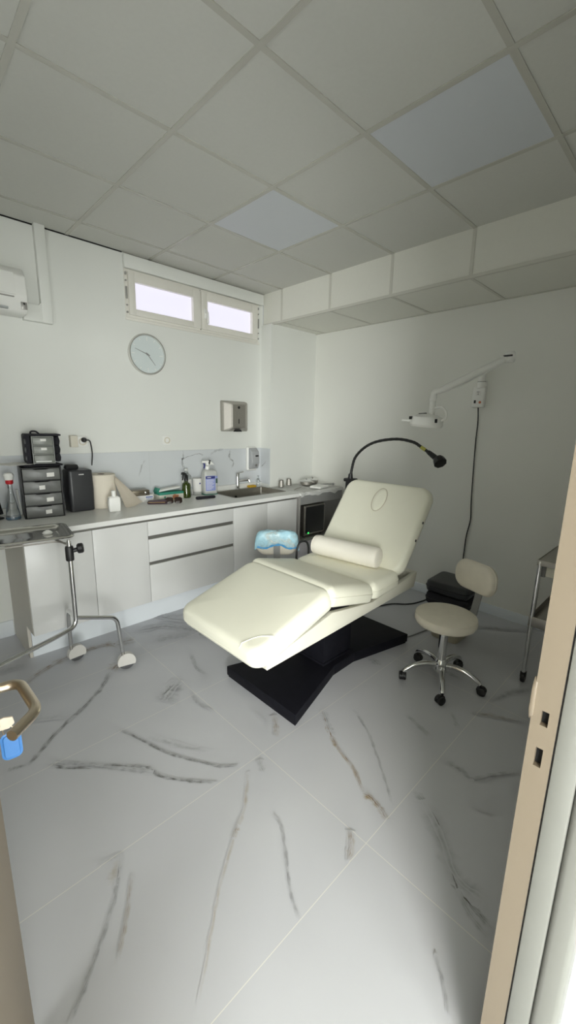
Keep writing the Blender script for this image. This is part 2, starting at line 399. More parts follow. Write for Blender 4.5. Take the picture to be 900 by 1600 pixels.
VEINS = [
   ([(0.272, 1.952, 0.0109), (0.331, 1.994, 0.0112), (0.429, 2.083, 0.0123), (0.583, 2.181, 0.0137), (0.723, 2.294, 0.0144), (0.835, 2.427, 0.0148)], 0, 0.6) ,
   ([(0.835, 2.427, 0.0435), (0.875, 2.457, 0.0446), (0.91, 2.484, 0.0456)], 2, 0.5) ,
   ([(0.198, 1.978, 0.0089), (0.231, 1.971, 0.0089), (0.272, 1.952, 0.0088)], 0, 0.5) ,
   ([(0.416, 2.65, 0.0253), (0.559, 2.736, 0.028), (0.747, 2.787, 0.031), (0.924, 2.772, 0.0326), (1.006, 2.709, 0.0323), (1.078, 2.691, 0.0328)], 2, 0.6) ,
   ([(0.973, 2.704, 0.05), (1.047, 2.719, 0.05), (1.113, 2.696, 0.05)], 2, 0.5) ,
   ([(0.346, 1.893, 0.0096), (0.411, 1.803, 0.0097), (0.521, 1.716, 0.0098), (0.647, 1.593, 0.0092), (0.677, 1.541, 0.0079), (0.686, 1.485, 0.0081), (0.757, 1.387, 0.0083), (0.85, 1.286, 0.0082)], 0, 0.9) ,
   ([(0.356, 1.893, 0.0142), (0.461, 1.786, 0.0135), (0.597, 1.616, 0.0126), (0.677, 1.527, 0.0124)], 1, 0.6) ,
   ([(0.671, 1.889, 0.0081), (0.727, 1.731, 0.0075), (0.772, 1.589, 0.0073), (0.855, 1.439, 0.0072), (0.915, 1.344, 0.0072), (0.977, 1.296, 0.0073)], 0, 0.8) ,
   ([(0.754, 1.753, 0.0166), (0.839, 1.587, 0.0158), (0.931, 1.447, 0.0153)], 1, 0.35) ,
   ([(1.552, 1.289, 0.0119), (1.448, 1.14, 0.0111), (1.394, 1.034, 0.011), (1.351, 0.913, 0.0101), (1.279, 0.811, 0.009)], 2, 0.7) ,
   ([(1.279, 0.811, 0.0148), (1.285, 0.772, 0.0145), (1.273, 0.726, 0.0138), (1.25, 0.671, 0.0132)], 2, 0.9) ,
   ([(1.552, 1.275, 0.0157), (1.493, 1.192, 0.0151), (1.443, 1.115, 0.0145)], 1, 0.6) ,
   ([(1.686, 1.165, 0.009), (1.594, 1.005, 0.0078), (1.489, 0.876, 0.0069), (1.384, 0.757, 0.0062), (1.324, 0.694, 0.0058)], 1, 0.6) ,
   ([(1.458, 0.666, 0.0154), (1.397, 0.541, 0.0137), (1.288, 0.437, 0.0118), (1.208, 0.366, 0.0113), (1.191, 0.304, 0.0111), (1.173, 0.237, 0.0106)], 0, 0.7) ,
   ([(1.439, 0.619, 0.0351), (1.34, 0.486, 0.0311), (1.244, 0.388, 0.0289), (1.241, 0.282, 0.0276)], 1, 0.4) ,
   ([(1.208, 0.366, 0.0125), (1.165, 0.304, 0.012), (1.143, 0.236, 0.0114)], 1, 0.5) ,
   ([(0.99, 1.24, 0.0073), (0.872, 1.11, 0.0068), (0.777, 1.049, 0.0064), (0.63, 0.938, 0.0056), (0.561, 0.874, 0.0052), (0.411, 0.73, 0.0044)], 2, 0.35) ,
   ([(0.8, 1.063, 0.0092), (0.771, 1.045, 0.009), (0.752, 1.032, 0.0088)], 2, 0.5) ,
   ([(1.07, 1.255, 0.0136), (1.046, 1.212, 0.0133), (1.036, 1.187, 0.0133)], 1, 0.6) ,
   ([(0.93, 0.997, 0.0065), (0.916, 0.936, 0.0063), (0.84, 0.828, 0.0058), (0.779, 0.744, 0.0054), (0.75, 0.679, 0.0051)], 1, 0.75) ,
   ([(0.418, 1.271, 0.0072), (0.352, 1.147, 0.0068), (0.263, 1.043, 0.0063), (0.194, 0.971, 0.0058), (0.146, 0.931, 0.0055)], 1, 0.8) ,
   ([(0.413, 1.259, 0.0155), (0.377, 1.219, 0.0146), (0.354, 1.185, 0.0139)], 2, 0.35) ,
   ([(0.342, 1.29, 0.0078), (0.381, 1.275, 0.008), (0.418, 1.271, 0.0082)], 1, 0.3) ,
   ([(0.418, 1.167, 0.0069), (0.357, 1.067, 0.0064), (0.318, 1.012, 0.0061), (0.294, 0.972, 0.0058)], 2, 0.5) ,
   ([(1.108, 0.746, 0.0138), (1.06, 0.709, 0.0132), (1.006, 0.677, 0.0126)], 2, 0.55) ,
   ([(0.987, 0.336, 0.0051), (0.945, 0.296, 0.0049), (0.885, 0.246, 0.0045)], 1, 0.7) ,
   ([(1.11, 2.041, 0.0491), (0.996, 1.972, 0.0453), (0.939, 1.933, 0.0428)], 1, 0.75) ,
   ([(1.074, 2.039, 0.0149), (1.002, 2.006, 0.0139), (0.942, 1.968, 0.013)], 0, 0.7) ,
   ([(1.32, 2.278, 0.0112), (1.256, 2.11, 0.0121), (1.255, 1.988, 0.0136)], 1, 0.6) ,
   ([(1.225, 1.971, 0.0263), (1.211, 1.914, 0.0257)], 2, 0.45) ,
   ([(1.091, 1.885, 0.008), (1.073, 1.787, 0.0088), (1.096, 1.694, 0.0094)], 1, 0.5) ,
   ([(1.323, 1.43, 0.0141), (1.262, 1.343, 0.0133), (1.221, 1.308, 0.0131)], 2, 0.5) ,
   ([(1.261, 1.507, 0.0106), (1.251, 1.416, 0.0101)], 1, 0.4) ,
   ([(1.714, 0.641, 0.0129), (1.715, 0.574, 0.0126), (1.701, 0.516, 0.0118), (1.791, 0.46, 0.011), (1.885, 0.392, 0.0116)], 1, 0.6) ,
   ([(1.701, 0.516, 0.0063), (1.661, 0.508, 0.0062)], 1, 0.5) ,
   ([(1.573, 0.445, 0.0089), (1.588, 0.392, 0.0088)], 1, 0.5) ,
   ([(1.64, 0.432, 0.0098), (1.588, 0.392, 0.0094)], 1, 0.4) ,
   ([(2.153, 0.699, 0.0148), (2.213, 0.595, 0.0148), (2.267, 0.491, 0.0148)], 2, 0.5) ,
   ([(2.342, 0.658, 0.0132), (2.509, 0.607, 0.0156), (2.638, 0.522, 0.0173)], 1, 0.6) ,
   ([(1.868, 0.947, 0.0153), (1.834, 0.859, 0.0146), (1.802, 0.77, 0.014)], 1, 0.5) ,
   ([(2.071, 0.782, 0.0114), (2.0, 0.725, 0.0109), (1.963, 0.695, 0.0106)], 1, 0.4) ,
   ([(1.152, 3.179, 0.0483), (1.361, 3.022, 0.0474), (1.548, 2.734, 0.0437)], 1, 0.5) ,
   ([(1.188, 2.819, 0.0312), (1.382, 2.739, 0.0317), (1.492, 2.545, 0.0282), (1.52, 2.328, 0.0243)], 1, 0.5) ,
   ([(1.211, 2.607, 0.0375), (1.332, 2.547, 0.038), (1.501, 2.471, 0.0388)], 1, 0.4) ,
   ([(2.366, 1.068, 0.0157), (2.412, 0.959, 0.0154), (2.398, 0.862, 0.0146)], 1, 0.5) ,
   ([(2.186, 1.405, 0.033), (2.166, 1.34, 0.0307), (2.147, 1.317, 0.0254)], 1, 0.5) ,
   ([(2.361, 1.278, 0.0209), (2.372, 1.163, 0.0202)], 1, 0.4) ,
   ([(0.328, 2.881, 0.0249), (0.393, 2.868, 0.0252), (0.46, 2.854, 0.0255)], 1, 0.4) ,
   ([(2.967, 1.217, 0.0214), (3.172, 1.102, 0.0233), (3.424, 0.805, 0.0243)], 1, 0.5) ,
   ([(0.228, 2.299, 0.014), (0.388, 2.246, 0.0142), (0.518, 2.159, 0.0139)], 1, 0.2) ,
]
SPLASH_VEINS = [
   ([(1.571, 1.235, 0.0056), (1.534, 1.183, 0.0056), (1.501, 1.087, 0.0056)], 1, 0.6) ,
   ([(1.933, 1.3, 0.007), (1.923, 1.196, 0.007), (1.952, 1.101, 0.007), (1.91, 1.209, 0.007), (2.011, 1.251, 0.007), (2.1, 1.266, 0.007), (2.141, 1.246, 0.007)], 0, 0.8) ,
   ([(1.929, 1.173, 0.0084), (1.926, 1.091, 0.0084)], 1, 0.6) ,
   ([(2.213, 1.25, 0.0084), (2.287, 1.29, 0.0084), (2.377, 1.294, 0.0084)], 1, 0.6) ,
   ([(2.454, 1.292, 0.0084), (2.445, 1.216, 0.0084), (2.492, 1.169, 0.0084), (2.467, 1.106, 0.0084)], 0, 0.7) ,
]
# ================================================================== SETTING
ZC = 2.803; WY = 3.36; WX = 3.52; LX = -1.35; EY0, EY1 = .05, .165; DX0, DX1 = -.16, .83

# floor (room and the hall behind the door), one surface with its veins
bm = BM(); lay = bm.loops.layers.float_color.new('vein')
box(bm, -3.6, 3.9, -6.0, 3.75, -.05, 0)
ribbons(bm, VEINS, lambda u, v, o: (u, v, o), Vector((0, 0, 1)), .0006, lay)
struct('floor', bm, M['floor'])

bm = BM(); box(bm, LX, 3.6, EY1, 3.5, ZC, ZC + .06); struct('ceiling', bm, M['ceil'])
# T-bar grid, 0.6 m lattice
bm = BM(); gx0, gy0 = 1.086, 1.291
for k in range(-4, 4): x = gx0 + .6 * k; box(bm, x - .012, x + .012, EY1, WY, ZC - .004, ZC + .001) if x < 2.88 and x > LX else None
for k in range(-1, 4): y = gy0 + .6 * k; box(bm, LX, 2.886, y - .012, y + .012, ZC - .0036, ZC + .001)
box(bm, 1.47, 2.886, WY - .02, WY, ZC - .004, ZC)
struct('trim_ceiling_grid', bm, M['grid'])
bm = BM(); box(bm, LX, 1.47, WY - .007, WY, ZC - .007, ZC); struct('ceiling_shade_strip', bm, M['gap'])  # dark strip: the shadow line under the ceiling edge put into colour

# dropped bulkhead along the right wall
BX, BZ = 2.886, 2.512
bm = BM(); box(bm, BX, WX, EY1, WY, BZ, ZC); struct('trim_bulkhead', bm, M['beam'])
bm = BM()
for k in range(-1, 4):
    y = gy0 + .6 * k
    box(bm, BX - .004, BX + .002, y - .011, y + .011, BZ + .01, ZC - .004)
    box(bm, BX + .012, WX, y - .011, y + .011, BZ - .004, BZ + .002)
box(bm, BX - .006, BX + .014, EY1, WY, BZ - .006, BZ + .014); box(bm, WX - .02, WX, EY1, 3.21, BZ - .005, BZ + .001)
struct('trim_bulkhead_grid', bm, mat('bulkhead_grid_metal', (.60, .59, .53), .45))

# walls
bm = BM()
wx0, wx1, wz0, wz1 = 1.475, 2.812, 2.345, 2.69
for a in ((LX, wx0, 0, ZC), (wx1, 2.88, 0, ZC), (wx0, wx1, 0, wz0), (wx0, wx1, wz1, ZC)): box(bm, a[0], a[1], WY, WY + .22, a[2], a[3])
struct('wall_back', bm, M['wall'])
bm = BM(); box(bm, 2.86, 3.75, 3.21, WY + .22, 0, BZ); struct('wall_back_pier', bm, M['wall'])
bm = BM(); box(bm, WX, WX + .15, -.3, 3.4, 0, ZC); struct('wall_right', bm, M['wall_side'])
bm = BM(); box(bm, LX - .15, LX, EY1, 3.6, 0, ZC); struct('wall_left', bm, M['wall'])
bm = BM()
box(bm, -3.6, DX0 - .05, EY0, EY1, 0, ZC); box(bm, DX1 + .045, WX, EY0, EY1, 0, ZC); box(bm, DX0 - .05, DX1 + .045, EY0, EY1, 2.12, ZC)
struct('wall_front', bm, M['wall'])
# hall behind the door: side wall, end wall left open around the added far fill, ceiling
bm = BM(); box(bm, 3.75, 3.9, -6.0, EY0, 0, ZC); struct('wall_hall_right', bm, M['wall'])
bm = BM(); box(bm, -3.75, -3.6, -6.1, EY0, 0, ZC); struct('wall_hall_left', bm, M['wall'])
bm = BM(); box(bm, -3.6, 3.9, -6.0, EY0, ZC, ZC + .06); struct('ceiling_hall', bm, M['ceil'])
bm = BM(); box(bm, .1, 3.9, -6.1, -6.0, 0, ZC); box(bm, -3.6, .1, -6.1, -6.0, 2.5, ZC)
struct('wall_hall_front', bm, M['wall'])

# skirtings
bm = BM(); box(bm, WX - .012, WX, EY1, 2.9, 0, .085, .003); struct('baseboard_right', bm, M['toe'])
bm = BM(); box(bm, LX, .5, WY - .012, WY, 0, .12, .003); struct('baseboard_back', bm, M['toe'])

# tiled splashback on the back wall and round the pier
bm = BM(); lay = bm.loops.layers.float_color.new('vein')
box(bm, LX, 2.86, WY - .010, WY, .93, 1.302); box(bm, 2.85, 2.86, 3.205, WY - .010, .93, 1.302)
ribbons(bm, SPLASH_VEINS, lambda u, v, o: (u, WY - .010 - o, v), Vector((0, -1, 0)), .0006, lay)
ribbons(bm, [([(3.34, 1.10, .006), (3.30, 1.13, .006), (3.26, 1.17, .006)], 0, .6)], lambda u, v, o: (2.85 - o, u, v), Vector((-1, 0, 0)), .0006, lay)
struct('trim_splashback', bm, M['splash'])
bm = BM()
for x in (.42, 1.602): box(bm, x - .0012, x + .0012, WY - .0108, WY - .0095, .93, 1.302)
struct('trim_splashback_joint', bm, mat('pale_joint', (.55, .57, .58), .7))

# window
w = struct('window_1', None, M['frame']); bmf = BM()
frame_rect(bmf, 'y', WY - .012, WY + .06, wx0, wx1, wz0, wz1, .028)
f = struct('window_frame', bmf, M['frame'], w)
bmf = BM(); box(bmf, 2.1425, 2.1465, WY - .016, WY + .03, wz0 + .01, wz1 - .01); struct('meeting_gap', bmf, M['gap'], w)
for (a, b, pl, pr_) in ((1.498, 2.141, (1.548, 2.066), None), (2.148, 2.790, (2.207, 2.722), None)):
    bmf = BM(); p0, p1 = pl; z0, z1 = wz0 + .018, wz1 - .02
    frame_rect(bmf, 'y', WY - .030, WY + .03, a, b, z0, z1, (p0 - a, b - p1, 2.408 - z0, z1 - 2.606))
    s = struct('sash', bmf, M['frame'], w)
    bmf = BM(); box(bmf, p0 - .005, p1 + .005, WY + .005, WY + .012, 2.403, 2.611); struct('pane', bmf, M['pane'], s)
    bmf = BM(); frame_rect(bmf, 'y', WY - .033, WY - .020, p0 - .006, p1 + .006, 2.402, 2.612, .008); struct('glazing_bead', bmf, M['frame'], s)
for hx in (1.483, 2.803):
    for za, zb in ((2.372, 2.386), (2.425, 2.435), (2.475, 2.562), (2.60, 2.61), (2.645, 2.665)):
        bmf = BM(); box(bmf, hx - .006, hx + .006, WY - .026, WY - .010, za, zb, .002); struct('hinge', bmf, M['hinge'], w)
bmf = BM(); box(bmf, 2.166, 2.192, WY - .046, WY - .030, 2.45, 2.53, .006); tube(bmf, bend_path([(2.179, WY - .045, 2.50), (2.179, WY - .075, 2.50), (2.181, WY - .078, 2.405)], .015), .009)
struct('window_handle', bmf, M['plastic_white'], w)
bm = BM(); box(bm, 1.472, 2.86, WY - .035, WY, 2.692, 2.786, .004); struct('trim_window_head', bm, M['wall'])
bm = BM(); box(bm, 1.470, 2.83, WY - .010, WY, 2.325, 2.345, .003); struct('trim_window_sill', bm, M['frame'])

# door leaf, hinged at the left, swung into the room
leaf_h = Vector((DX0 + .03, .135, 0)); leaf_e = Vector((.079, .955, 0)); ld = (leaf_e - leaf_h); lw = ld.length; ld.normalize(); ln = Vector((ld.y, -ld.x, 0))
LM = Matrix(((ld.x, ln.x, 0, leaf_h.x), (ld.y, ln.y, 0, leaf_h.y), (0, 0, 1, 0), (0, 0, 0, 1)))  # x along the leaf, y out of its room face
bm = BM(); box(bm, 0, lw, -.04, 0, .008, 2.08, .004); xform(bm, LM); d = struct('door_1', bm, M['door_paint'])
bm = BM(); lathe(bm, [(.0, 0), (.026, 0), (.026, .006), (.022, .009), (.0, .009)], mtx=Matrix.Rotation(-PI / 2, 4, 'X')); xform(bm, Matrix.Translation((lw - .062, 0, 1.03)))
xform(bm, LM); struct('handle_rose', bm, M['nickel'], d)
bm = BM()
tube(bm, bend_path([(.060, .900, 1.034), (.130, .889, 1.034), (.136, .785, 1.028), (.088, .742, 1.028)], .020, 7), .0098, 14)
struct('lever_handle', bm, M['nickel'], d)
bm = BM(); box(bm, lw - .075, lw - .049, 0, .012, .935, 1.00, .005); xform(bm, LM); struct('lock_cylinder', bm, M['nickel'], d)
k = thing('key', 'key with a blue plastic tag hanging in the lock below the door lever', 'key', (.09, .85, .91))
bm = BM(); tb = bend_path([(.066, .832, .976), (.078, .815, .976), (.092, .826, .984), (.094, .838, .996), (.080, .848, .996)], .01)
prism(bm, [(-.017, -.010), (.010, -.012), (.020, -.004), (.018, .010), (.004, .014), (-.014, .010)], 'z', -.002, .002, .001)
xform(bm, Matrix.Translation((.088, .850, .984)) @ Euler((math.radians(90), 0, math.radians(-6))).to_matrix().to_4x4())
part('bow', bm, M['key_bow'], k)
bm = BM(); rod(bm, (.086, .850, .984), (.050, .860, .978), .003); part('blade', bm, M['nickel'], k)
bm = BM(); tube(bm, [Vector((.096 + .008 * math.cos(a), .850 - .001 * math.cos(a), .968 + .010 * math.sin(a))) for a in [2 * PI * i / 16 for i in range(16)]], .0012, 6, closed=True); part('ring', bm, M['nickel'], k)
bm = BM(); cushion(bm, .050, .026, .006, .008, .002, .002, 0); xform(bm, Matrix.Translation((.099, .852, .933)) @ Euler((0, math.radians(90), math.radians(-97))).to_matrix().to_4x4())
part('tag', bm, M['blue_plastic'], k, 'blue plastic key tag')

# door jamb on the right: beige lock side with two strike holes, dark seal, off-white stop
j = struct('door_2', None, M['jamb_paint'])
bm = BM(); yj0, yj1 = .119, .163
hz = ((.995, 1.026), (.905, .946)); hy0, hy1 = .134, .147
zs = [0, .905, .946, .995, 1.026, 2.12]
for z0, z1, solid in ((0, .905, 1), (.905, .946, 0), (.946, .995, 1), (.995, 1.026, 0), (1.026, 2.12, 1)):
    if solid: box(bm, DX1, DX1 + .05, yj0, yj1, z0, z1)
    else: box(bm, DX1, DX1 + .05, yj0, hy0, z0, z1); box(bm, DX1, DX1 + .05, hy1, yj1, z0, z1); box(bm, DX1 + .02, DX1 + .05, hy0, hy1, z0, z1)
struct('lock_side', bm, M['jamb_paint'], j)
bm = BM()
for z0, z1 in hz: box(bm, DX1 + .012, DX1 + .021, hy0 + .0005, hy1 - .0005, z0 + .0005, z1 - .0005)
struct('strike_hole', bm, M['gap'], j)  # near-black blocks, the shade inside the holes put into colour
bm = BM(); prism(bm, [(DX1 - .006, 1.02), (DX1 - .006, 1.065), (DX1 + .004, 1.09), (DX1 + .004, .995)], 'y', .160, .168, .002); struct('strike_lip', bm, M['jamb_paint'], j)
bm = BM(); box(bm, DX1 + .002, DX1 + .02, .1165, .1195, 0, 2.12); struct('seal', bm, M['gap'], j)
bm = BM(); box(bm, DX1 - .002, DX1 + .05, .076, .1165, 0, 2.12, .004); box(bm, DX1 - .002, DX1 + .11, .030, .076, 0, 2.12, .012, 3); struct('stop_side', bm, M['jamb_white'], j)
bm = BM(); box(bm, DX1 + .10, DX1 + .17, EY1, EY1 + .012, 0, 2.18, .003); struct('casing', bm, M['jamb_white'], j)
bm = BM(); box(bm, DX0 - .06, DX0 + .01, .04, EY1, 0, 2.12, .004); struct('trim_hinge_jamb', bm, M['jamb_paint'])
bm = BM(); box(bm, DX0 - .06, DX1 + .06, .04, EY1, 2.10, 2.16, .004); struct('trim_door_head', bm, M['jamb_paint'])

# two LED panels in the ceiling grid, switched off
for cx, cy, lab in ((gx0 + .9, gy0 - .3, 'large bluish-white square LED ceiling panel, switched off, nearest the door'), (gx0 + .9, gy0 + .9, 'bluish-white square LED ceiling panel, switched off, towards the window')):
    bm = BM(); box(bm, cx - .287, cx + .287, cy - .287, cy + .287, ZC - .002, ZC + .0, 0)
    t = thing('ceiling_light', lab, 'ceiling light', (cx, cy, ZC), 0, 'LED ceiling panels')
    part('diffuser', bm, M['lamp_panel'], t)
    bm = BM(); frame_rect(bm, 'z', ZC - .0035, ZC - .0, cx - .290, cx + .290, cy - .290, cy + .290, .006); part('panel_frame', bm, M['grid'], t)

# ================================================================== KITCHEN UNITS ALONG THE BACK WALL
FY = 2.74; CT = .90; CB = .868; DB = .232
def base_unit(name, label, x0, x1, fronts, side=False):
    t = thing(name, label, 'cabinet', ((x0 + x1) / 2, 3.05, 0), 0, 'white base cabinets')
    bm = BM(); th = .018
    box(bm, x0, x0 + th, FY + .02, 3.345, DB, .845); box(bm, x1 - th, x1, FY + .02, 3.345, DB, .845)
    box(bm, x0 + th, x1 - th, FY + .02, 3.345, DB, DB + th); box(bm, x0 + th, x1 - th, 3.33, 3.345, DB, .80)
    box(bm, x0 + th, x1 - th, FY + .02, FY + .04, .80, .845)
    if side: box(bm, x0, x0 + th, 2.93, 3.345, 0, DB)
    part('body', bm, M['cab_side'], t)
    for kind, z0, z1 in fronts['col']:
        for a, b in fronts['x']:
            bm = BM(); box(bm, a + .0015, b - .0015, FY, FY + .019, z0, z1, .0015); part(kind, bm, M['white'], t)
    return t
g = .848
u1 = base_unit('base_cabinet', 'white handleless single-door base cabinet at the left end behind the steel tray stand', .505, .893, dict(x=[(.505, .893)], col=[('door', DB, g)]), True)
u2 = base_unit('base_cabinet', 'white handleless single-door base cabinet just left of the three drawers', .893, 1.274, dict(x=[(.893, 1.274)], col=[('door', DB, g)]))
u3 = base_unit('drawer_cabinet', 'white base cabinet with three wide drawers and dark grip channels', 1.274, 2.037, dict(x=[(1.274, 2.037)], col=[('drawer', .741, g), ('drawer', .543, .713), ('drawer', DB, .518)]))
for z0, z1 in ((.713, .741), (.518, .543)):
    bm = BM(); box(bm, 1.276, 2.035, FY + .010, FY + .03, z0 - .004, z1 + .004); part('grip_channel', bm, M['channel'], u3)
u4 = base_unit('sink_cabinet', 'white two-door base cabinet below the steel sink', 2.037, 2.80, dict(x=[(2.037, 2.418), (2.418, 2.80)], col=[('door', DB, g)]))
bm = BM(); box(bm, .507, 2.798, FY + .008, FY + .019, g + .002, CB); struct_o = solo('grip_rail', bm, M['channel'], 'long dark recessed grip rail under the front edge of the white worktop', 'rail')
bm = BM(); box(bm, .525, 2.80, 2.93, 2.945, 0, DB - .001); solo('plinth', bm, M['toe'], 'bluish-white plinth board below the row of white base cabinets', 'plinth')
# worktop with sink cut-out and upstand
sx0, sx1, sy0, sy1 = 2.175, 2.800, 2.895, 3.275
t = thing('worktop', 'long white worktop running along the back wall over the base cabinets', 'worktop', (1.0, 3.05, CB))
bm = BM()
box(bm, LX, sx0, 2.72, 3.35, CB, CT); box(bm, sx1, 2.81, 2.72, 3.35, CB, CT); box(bm, sx0, sx1, 2.72, sy0, CB, CT); box(bm, sx0, sx1, sy1, 3.35, CB, CT)
part('slab', bm, M['counter'], t)
bm = BM(); box(bm, LX, 2.85, 3.325, 3.35, CT, .945, .004); solo('upstand', bm, M['plastic_white'], 'low white upstand strip along the back edge of the worktop', 'upstand')
# sink
t = thing('sink', 'stainless steel rectangular sink set into the right end of the worktop', 'sink', ((sx0 + sx1) / 2, (sy0 + sy1) / 2, .72))
bm = BM()
o = [[(x, y, z) for x, y in rrect(sx1 - sx0 + 2 * e, sy1 - sy0 + 2 * e, .03 + max(e, -.015), 5)] for e, z in ((.012, CT + .0015), (-.006, CT + .0015), (-.010, CT - .01), (-.018, .745), (-.05, .728))]
mx_, my_ = (sx0 + sx1) / 2, (sy0 + sy1) / 2
rings = [[bm.verts.new((x + mx_, y + my_, z)) for x, y, z in r] for r in o]
for a, b in zip(rings, rings[1:]):
    for q in range(len(a)): bm.faces.new((a[q], a[(q + 1) % len(a)], b[(q + 1) % len(a)], b[q]))
bm.faces.new(rings[-1])
part('bowl', bm, M['sink_steel'], t)
bm = BM(); lathe(bm, [(0, .729), (.035, .729), (.04, .7325), (.03, .7335), (0, .7315)], (mx_, my_, 0)); part('drain', bm, M['chrome'], t)
bm = BM(); lathe(bm, [(0, 0), (.014, 0), (.014, .004), (0, .004)], (2.45, 3.258, .83), mtx=Matrix.Rotation(PI / 2, 4, 'X')); part('overflow', bm, M['gap'], t)
# tap
fx, fy = 2.505, 3.298
t = thing('faucet', 'chrome single-lever mixer tap behind the sink', 'faucet', (fx, fy, CT))
bm = BM(); lathe(bm, [(0, 0), (.027, 0), (.027, .006), (.021, .012), (.021, .135), (.019, .14), (0, .14)], (fx, fy, CT)); part('body', bm, M['chrome'], t)
bm = BM(); tube(bm, bend_path([(fx + .01, fy - .01, CT + .085), (fx + .085, fy - .080, CT + .098), (fx + .088, fy - .083, CT + .075)], .02), .011); part('spout', bm, M['chrome'], t)
bm = BM(); lathe(bm, [(0, .14), (.021, .141), (.021, .155), (.012, .166), (0, .168)], (fx, fy, CT)); tube(bm, [(fx, fy, CT + .16), (fx + .045, fy - .04, CT + .178)], [.007, .005]); part('lever', bm, M['chrome'], t)

# corner niche unit with white cloth on top and a box steriliser inside
nx0, nx1, ny0, ny1 = 2.835, 3.505, 2.745, 3.205
t = thing('open_shelf_unit', 'dark grey open-fronted corner unit between the sink cabinet and the right wall', 'shelf unit', ((nx0 + nx1) / 2, (ny0 + ny1) / 2, 0))
bm = BM()
box(bm, nx0, nx0 + .02, ny0, ny1, 0, .868); box(bm, nx1 - .02, nx1, ny0, ny1, 0, .868); box(bm, nx0 + .02, nx1 - .02, ny1 - .015, ny1, 0, .868); box(bm, nx0 + .02, nx1 - .02, ny0 + .005, ny1 - .015, .385, .405); box(bm, nx0 + .02, nx1 - .02, ny0 + .005, ny1 - .015, 0, .02)
part('carcass', bm, M['niche'], t)
bm = BM(); box(bm, nx0 + .02, nx1 - .02, ny0, ny0 + .018, .775, .868); part('top_rail', bm, M['graymetal'], t, 'grey rail under the top')
bm = BM(); box(bm, nx0 + .0, nx1 - .0, ny0 - .018, ny0 - .001, .02, .392, .002); part('lower_door', bm, M['lilac'], t, 'white lower door')
bm = BM(); box(bm, nx0, nx1, ny0 - .01, ny1, .868, .898, .003); part('top', bm, M['counter'], t)
cl = thing('cloth', 'white cloth laid over the top of the corner unit and hanging over its front edge', 'cloth', (3.12, 2.95, .9))
bm = BM()
nu, nv = 26, 18
grid = []
for i in range(nu + 1):
    row = []
    for q in range(nv + 1):
        x = nx0 + .006 + (nx1 - nx0 - .03) * i / nu; s = q / nv * .50
        hang = .035 + .012 * math.sin(x * 23) + .006 * math.sin(x * 51)
        wob = .002 + .0022 * (math.sin(x * 31 + s * 17) + math.sin(x * 13 - s * 41) + 1)
        if s < hang: y, z = ny0 - .0135 - .004 * (1 + math.sin(x * 40)), .9 - (hang - s)
        else: y, z = ny0 - .0135 + min(s - hang, ny1 - ny0 - .02), .8995 + wob
        row.append(bm.verts.new((x, y, z)))
    grid.append(row)
for i in range(nu):
    for q in range(nv): bm.faces.new((grid[i][q], grid[i + 1][q], grid[i + 1][q + 1], grid[i][q + 1]))
bmesh.ops.solidify(bm, geom=bm.faces[:], thickness=.0015)
part('cover', bm, M['towel'], cl, angle=60)
# steriliser
t = thing('steriliser', 'small steel steriliser cabinet with a black glass door in the corner unit', 'steriliser', (3.12, 2.92, .405))
bm = BM(); box(bm, 2.965, 3.275, 2.795, 3.10, .425, .745, .006); part('body', bm, M['steel_dk'], t)
bm = BM(); box(bm, 2.985, 3.262, 2.783, 2.796, .452, .730, .004); part('door', bm, M['blackgloss'], t, 'black glass door')
bm = BM(); frame_rect(bm, 'y', 2.786, 2.799, 2.970, 3.272, .440, .741, .012); part('door_frame', bm, M['steel'], t, 'steel door surround')
bm = BM(); lathe(bm, [(0, 0), (.009, 0), (.009, .004), (0, .005)], (3.022, 2.785, .456), mtx=Matrix.Rotation(PI / 2, 4, 'X')); part('indicator_light', bm, M['led'], t, 'green indicator light')
for x in (2.99, 3.25):
    for y in (2.82, 3.07): bm = BM(); lathe(bm, [(0, .405), (.012, .405), (.012, .426), (0, .426)], (x, y, 0), 12); part('foot', bm, M['rubber'], t)
# vessels on the cloth
ZT = .9075
def steel_cup(x, y, lab):
    bm = BM(); r = .032
    lathe(bm, [(0, 0), (r * .8, 0), (r, .004), (r * .78, .07), (r * .74, .07), (r * .9, .006), (0, .006)], (x, y, ZT)); return solo('steel_cup', bm, M['steel'], lab, 'cup', 'steel cups')
steel_cup(2.925, 3.10, 'left one of two small tapered steel cups beside the sink')
steel_cup(3.075, 3.14, 'right one of two small tapered steel cups, nearer the room corner')
def steel_bowl(x, y, lab):
    t = thing('steel_dish', lab, 'dish', (x, y, ZT), 0, 'steel lidded dishes')
    bm = BM(); lathe(bm, [(0, 0), (.045, 0), (.062, .012), (.066, .042), (.063, .042), (.058, .014), (0, .006)], (x, y, ZT)); part('bowl', bm, M['steel'], t)
    bm = BM(); lathe(bm, [(.068, .042), (.066, .048), (.035, .060), (.0, .062)], (x, y, ZT)); lathe(bm, [(0, .060), (.006, .062), (.012, .074), (0, .080)], (x, y, ZT), 12); part('lid', bm, M['chrome'], t)
steel_bowl(3.235, 3.03, 'left one of two round steel lidded dishes in the room corner')
steel_bowl(3.385, 3.08, 'right one of two round steel lidded dishes, against the right wall')
bm = BM(); cushion(bm, .20, .13, .022, .02, .006, .004, .002, Matrix.Translation((3.22, 2.83, ZT + .001)) @ Matrix.Rotation(.25, 4, 'Z')); solo('instrument_tray', bm, M['plastic_white'], 'white shallow tray on the cloth in front of the steel dishes', 'tray')
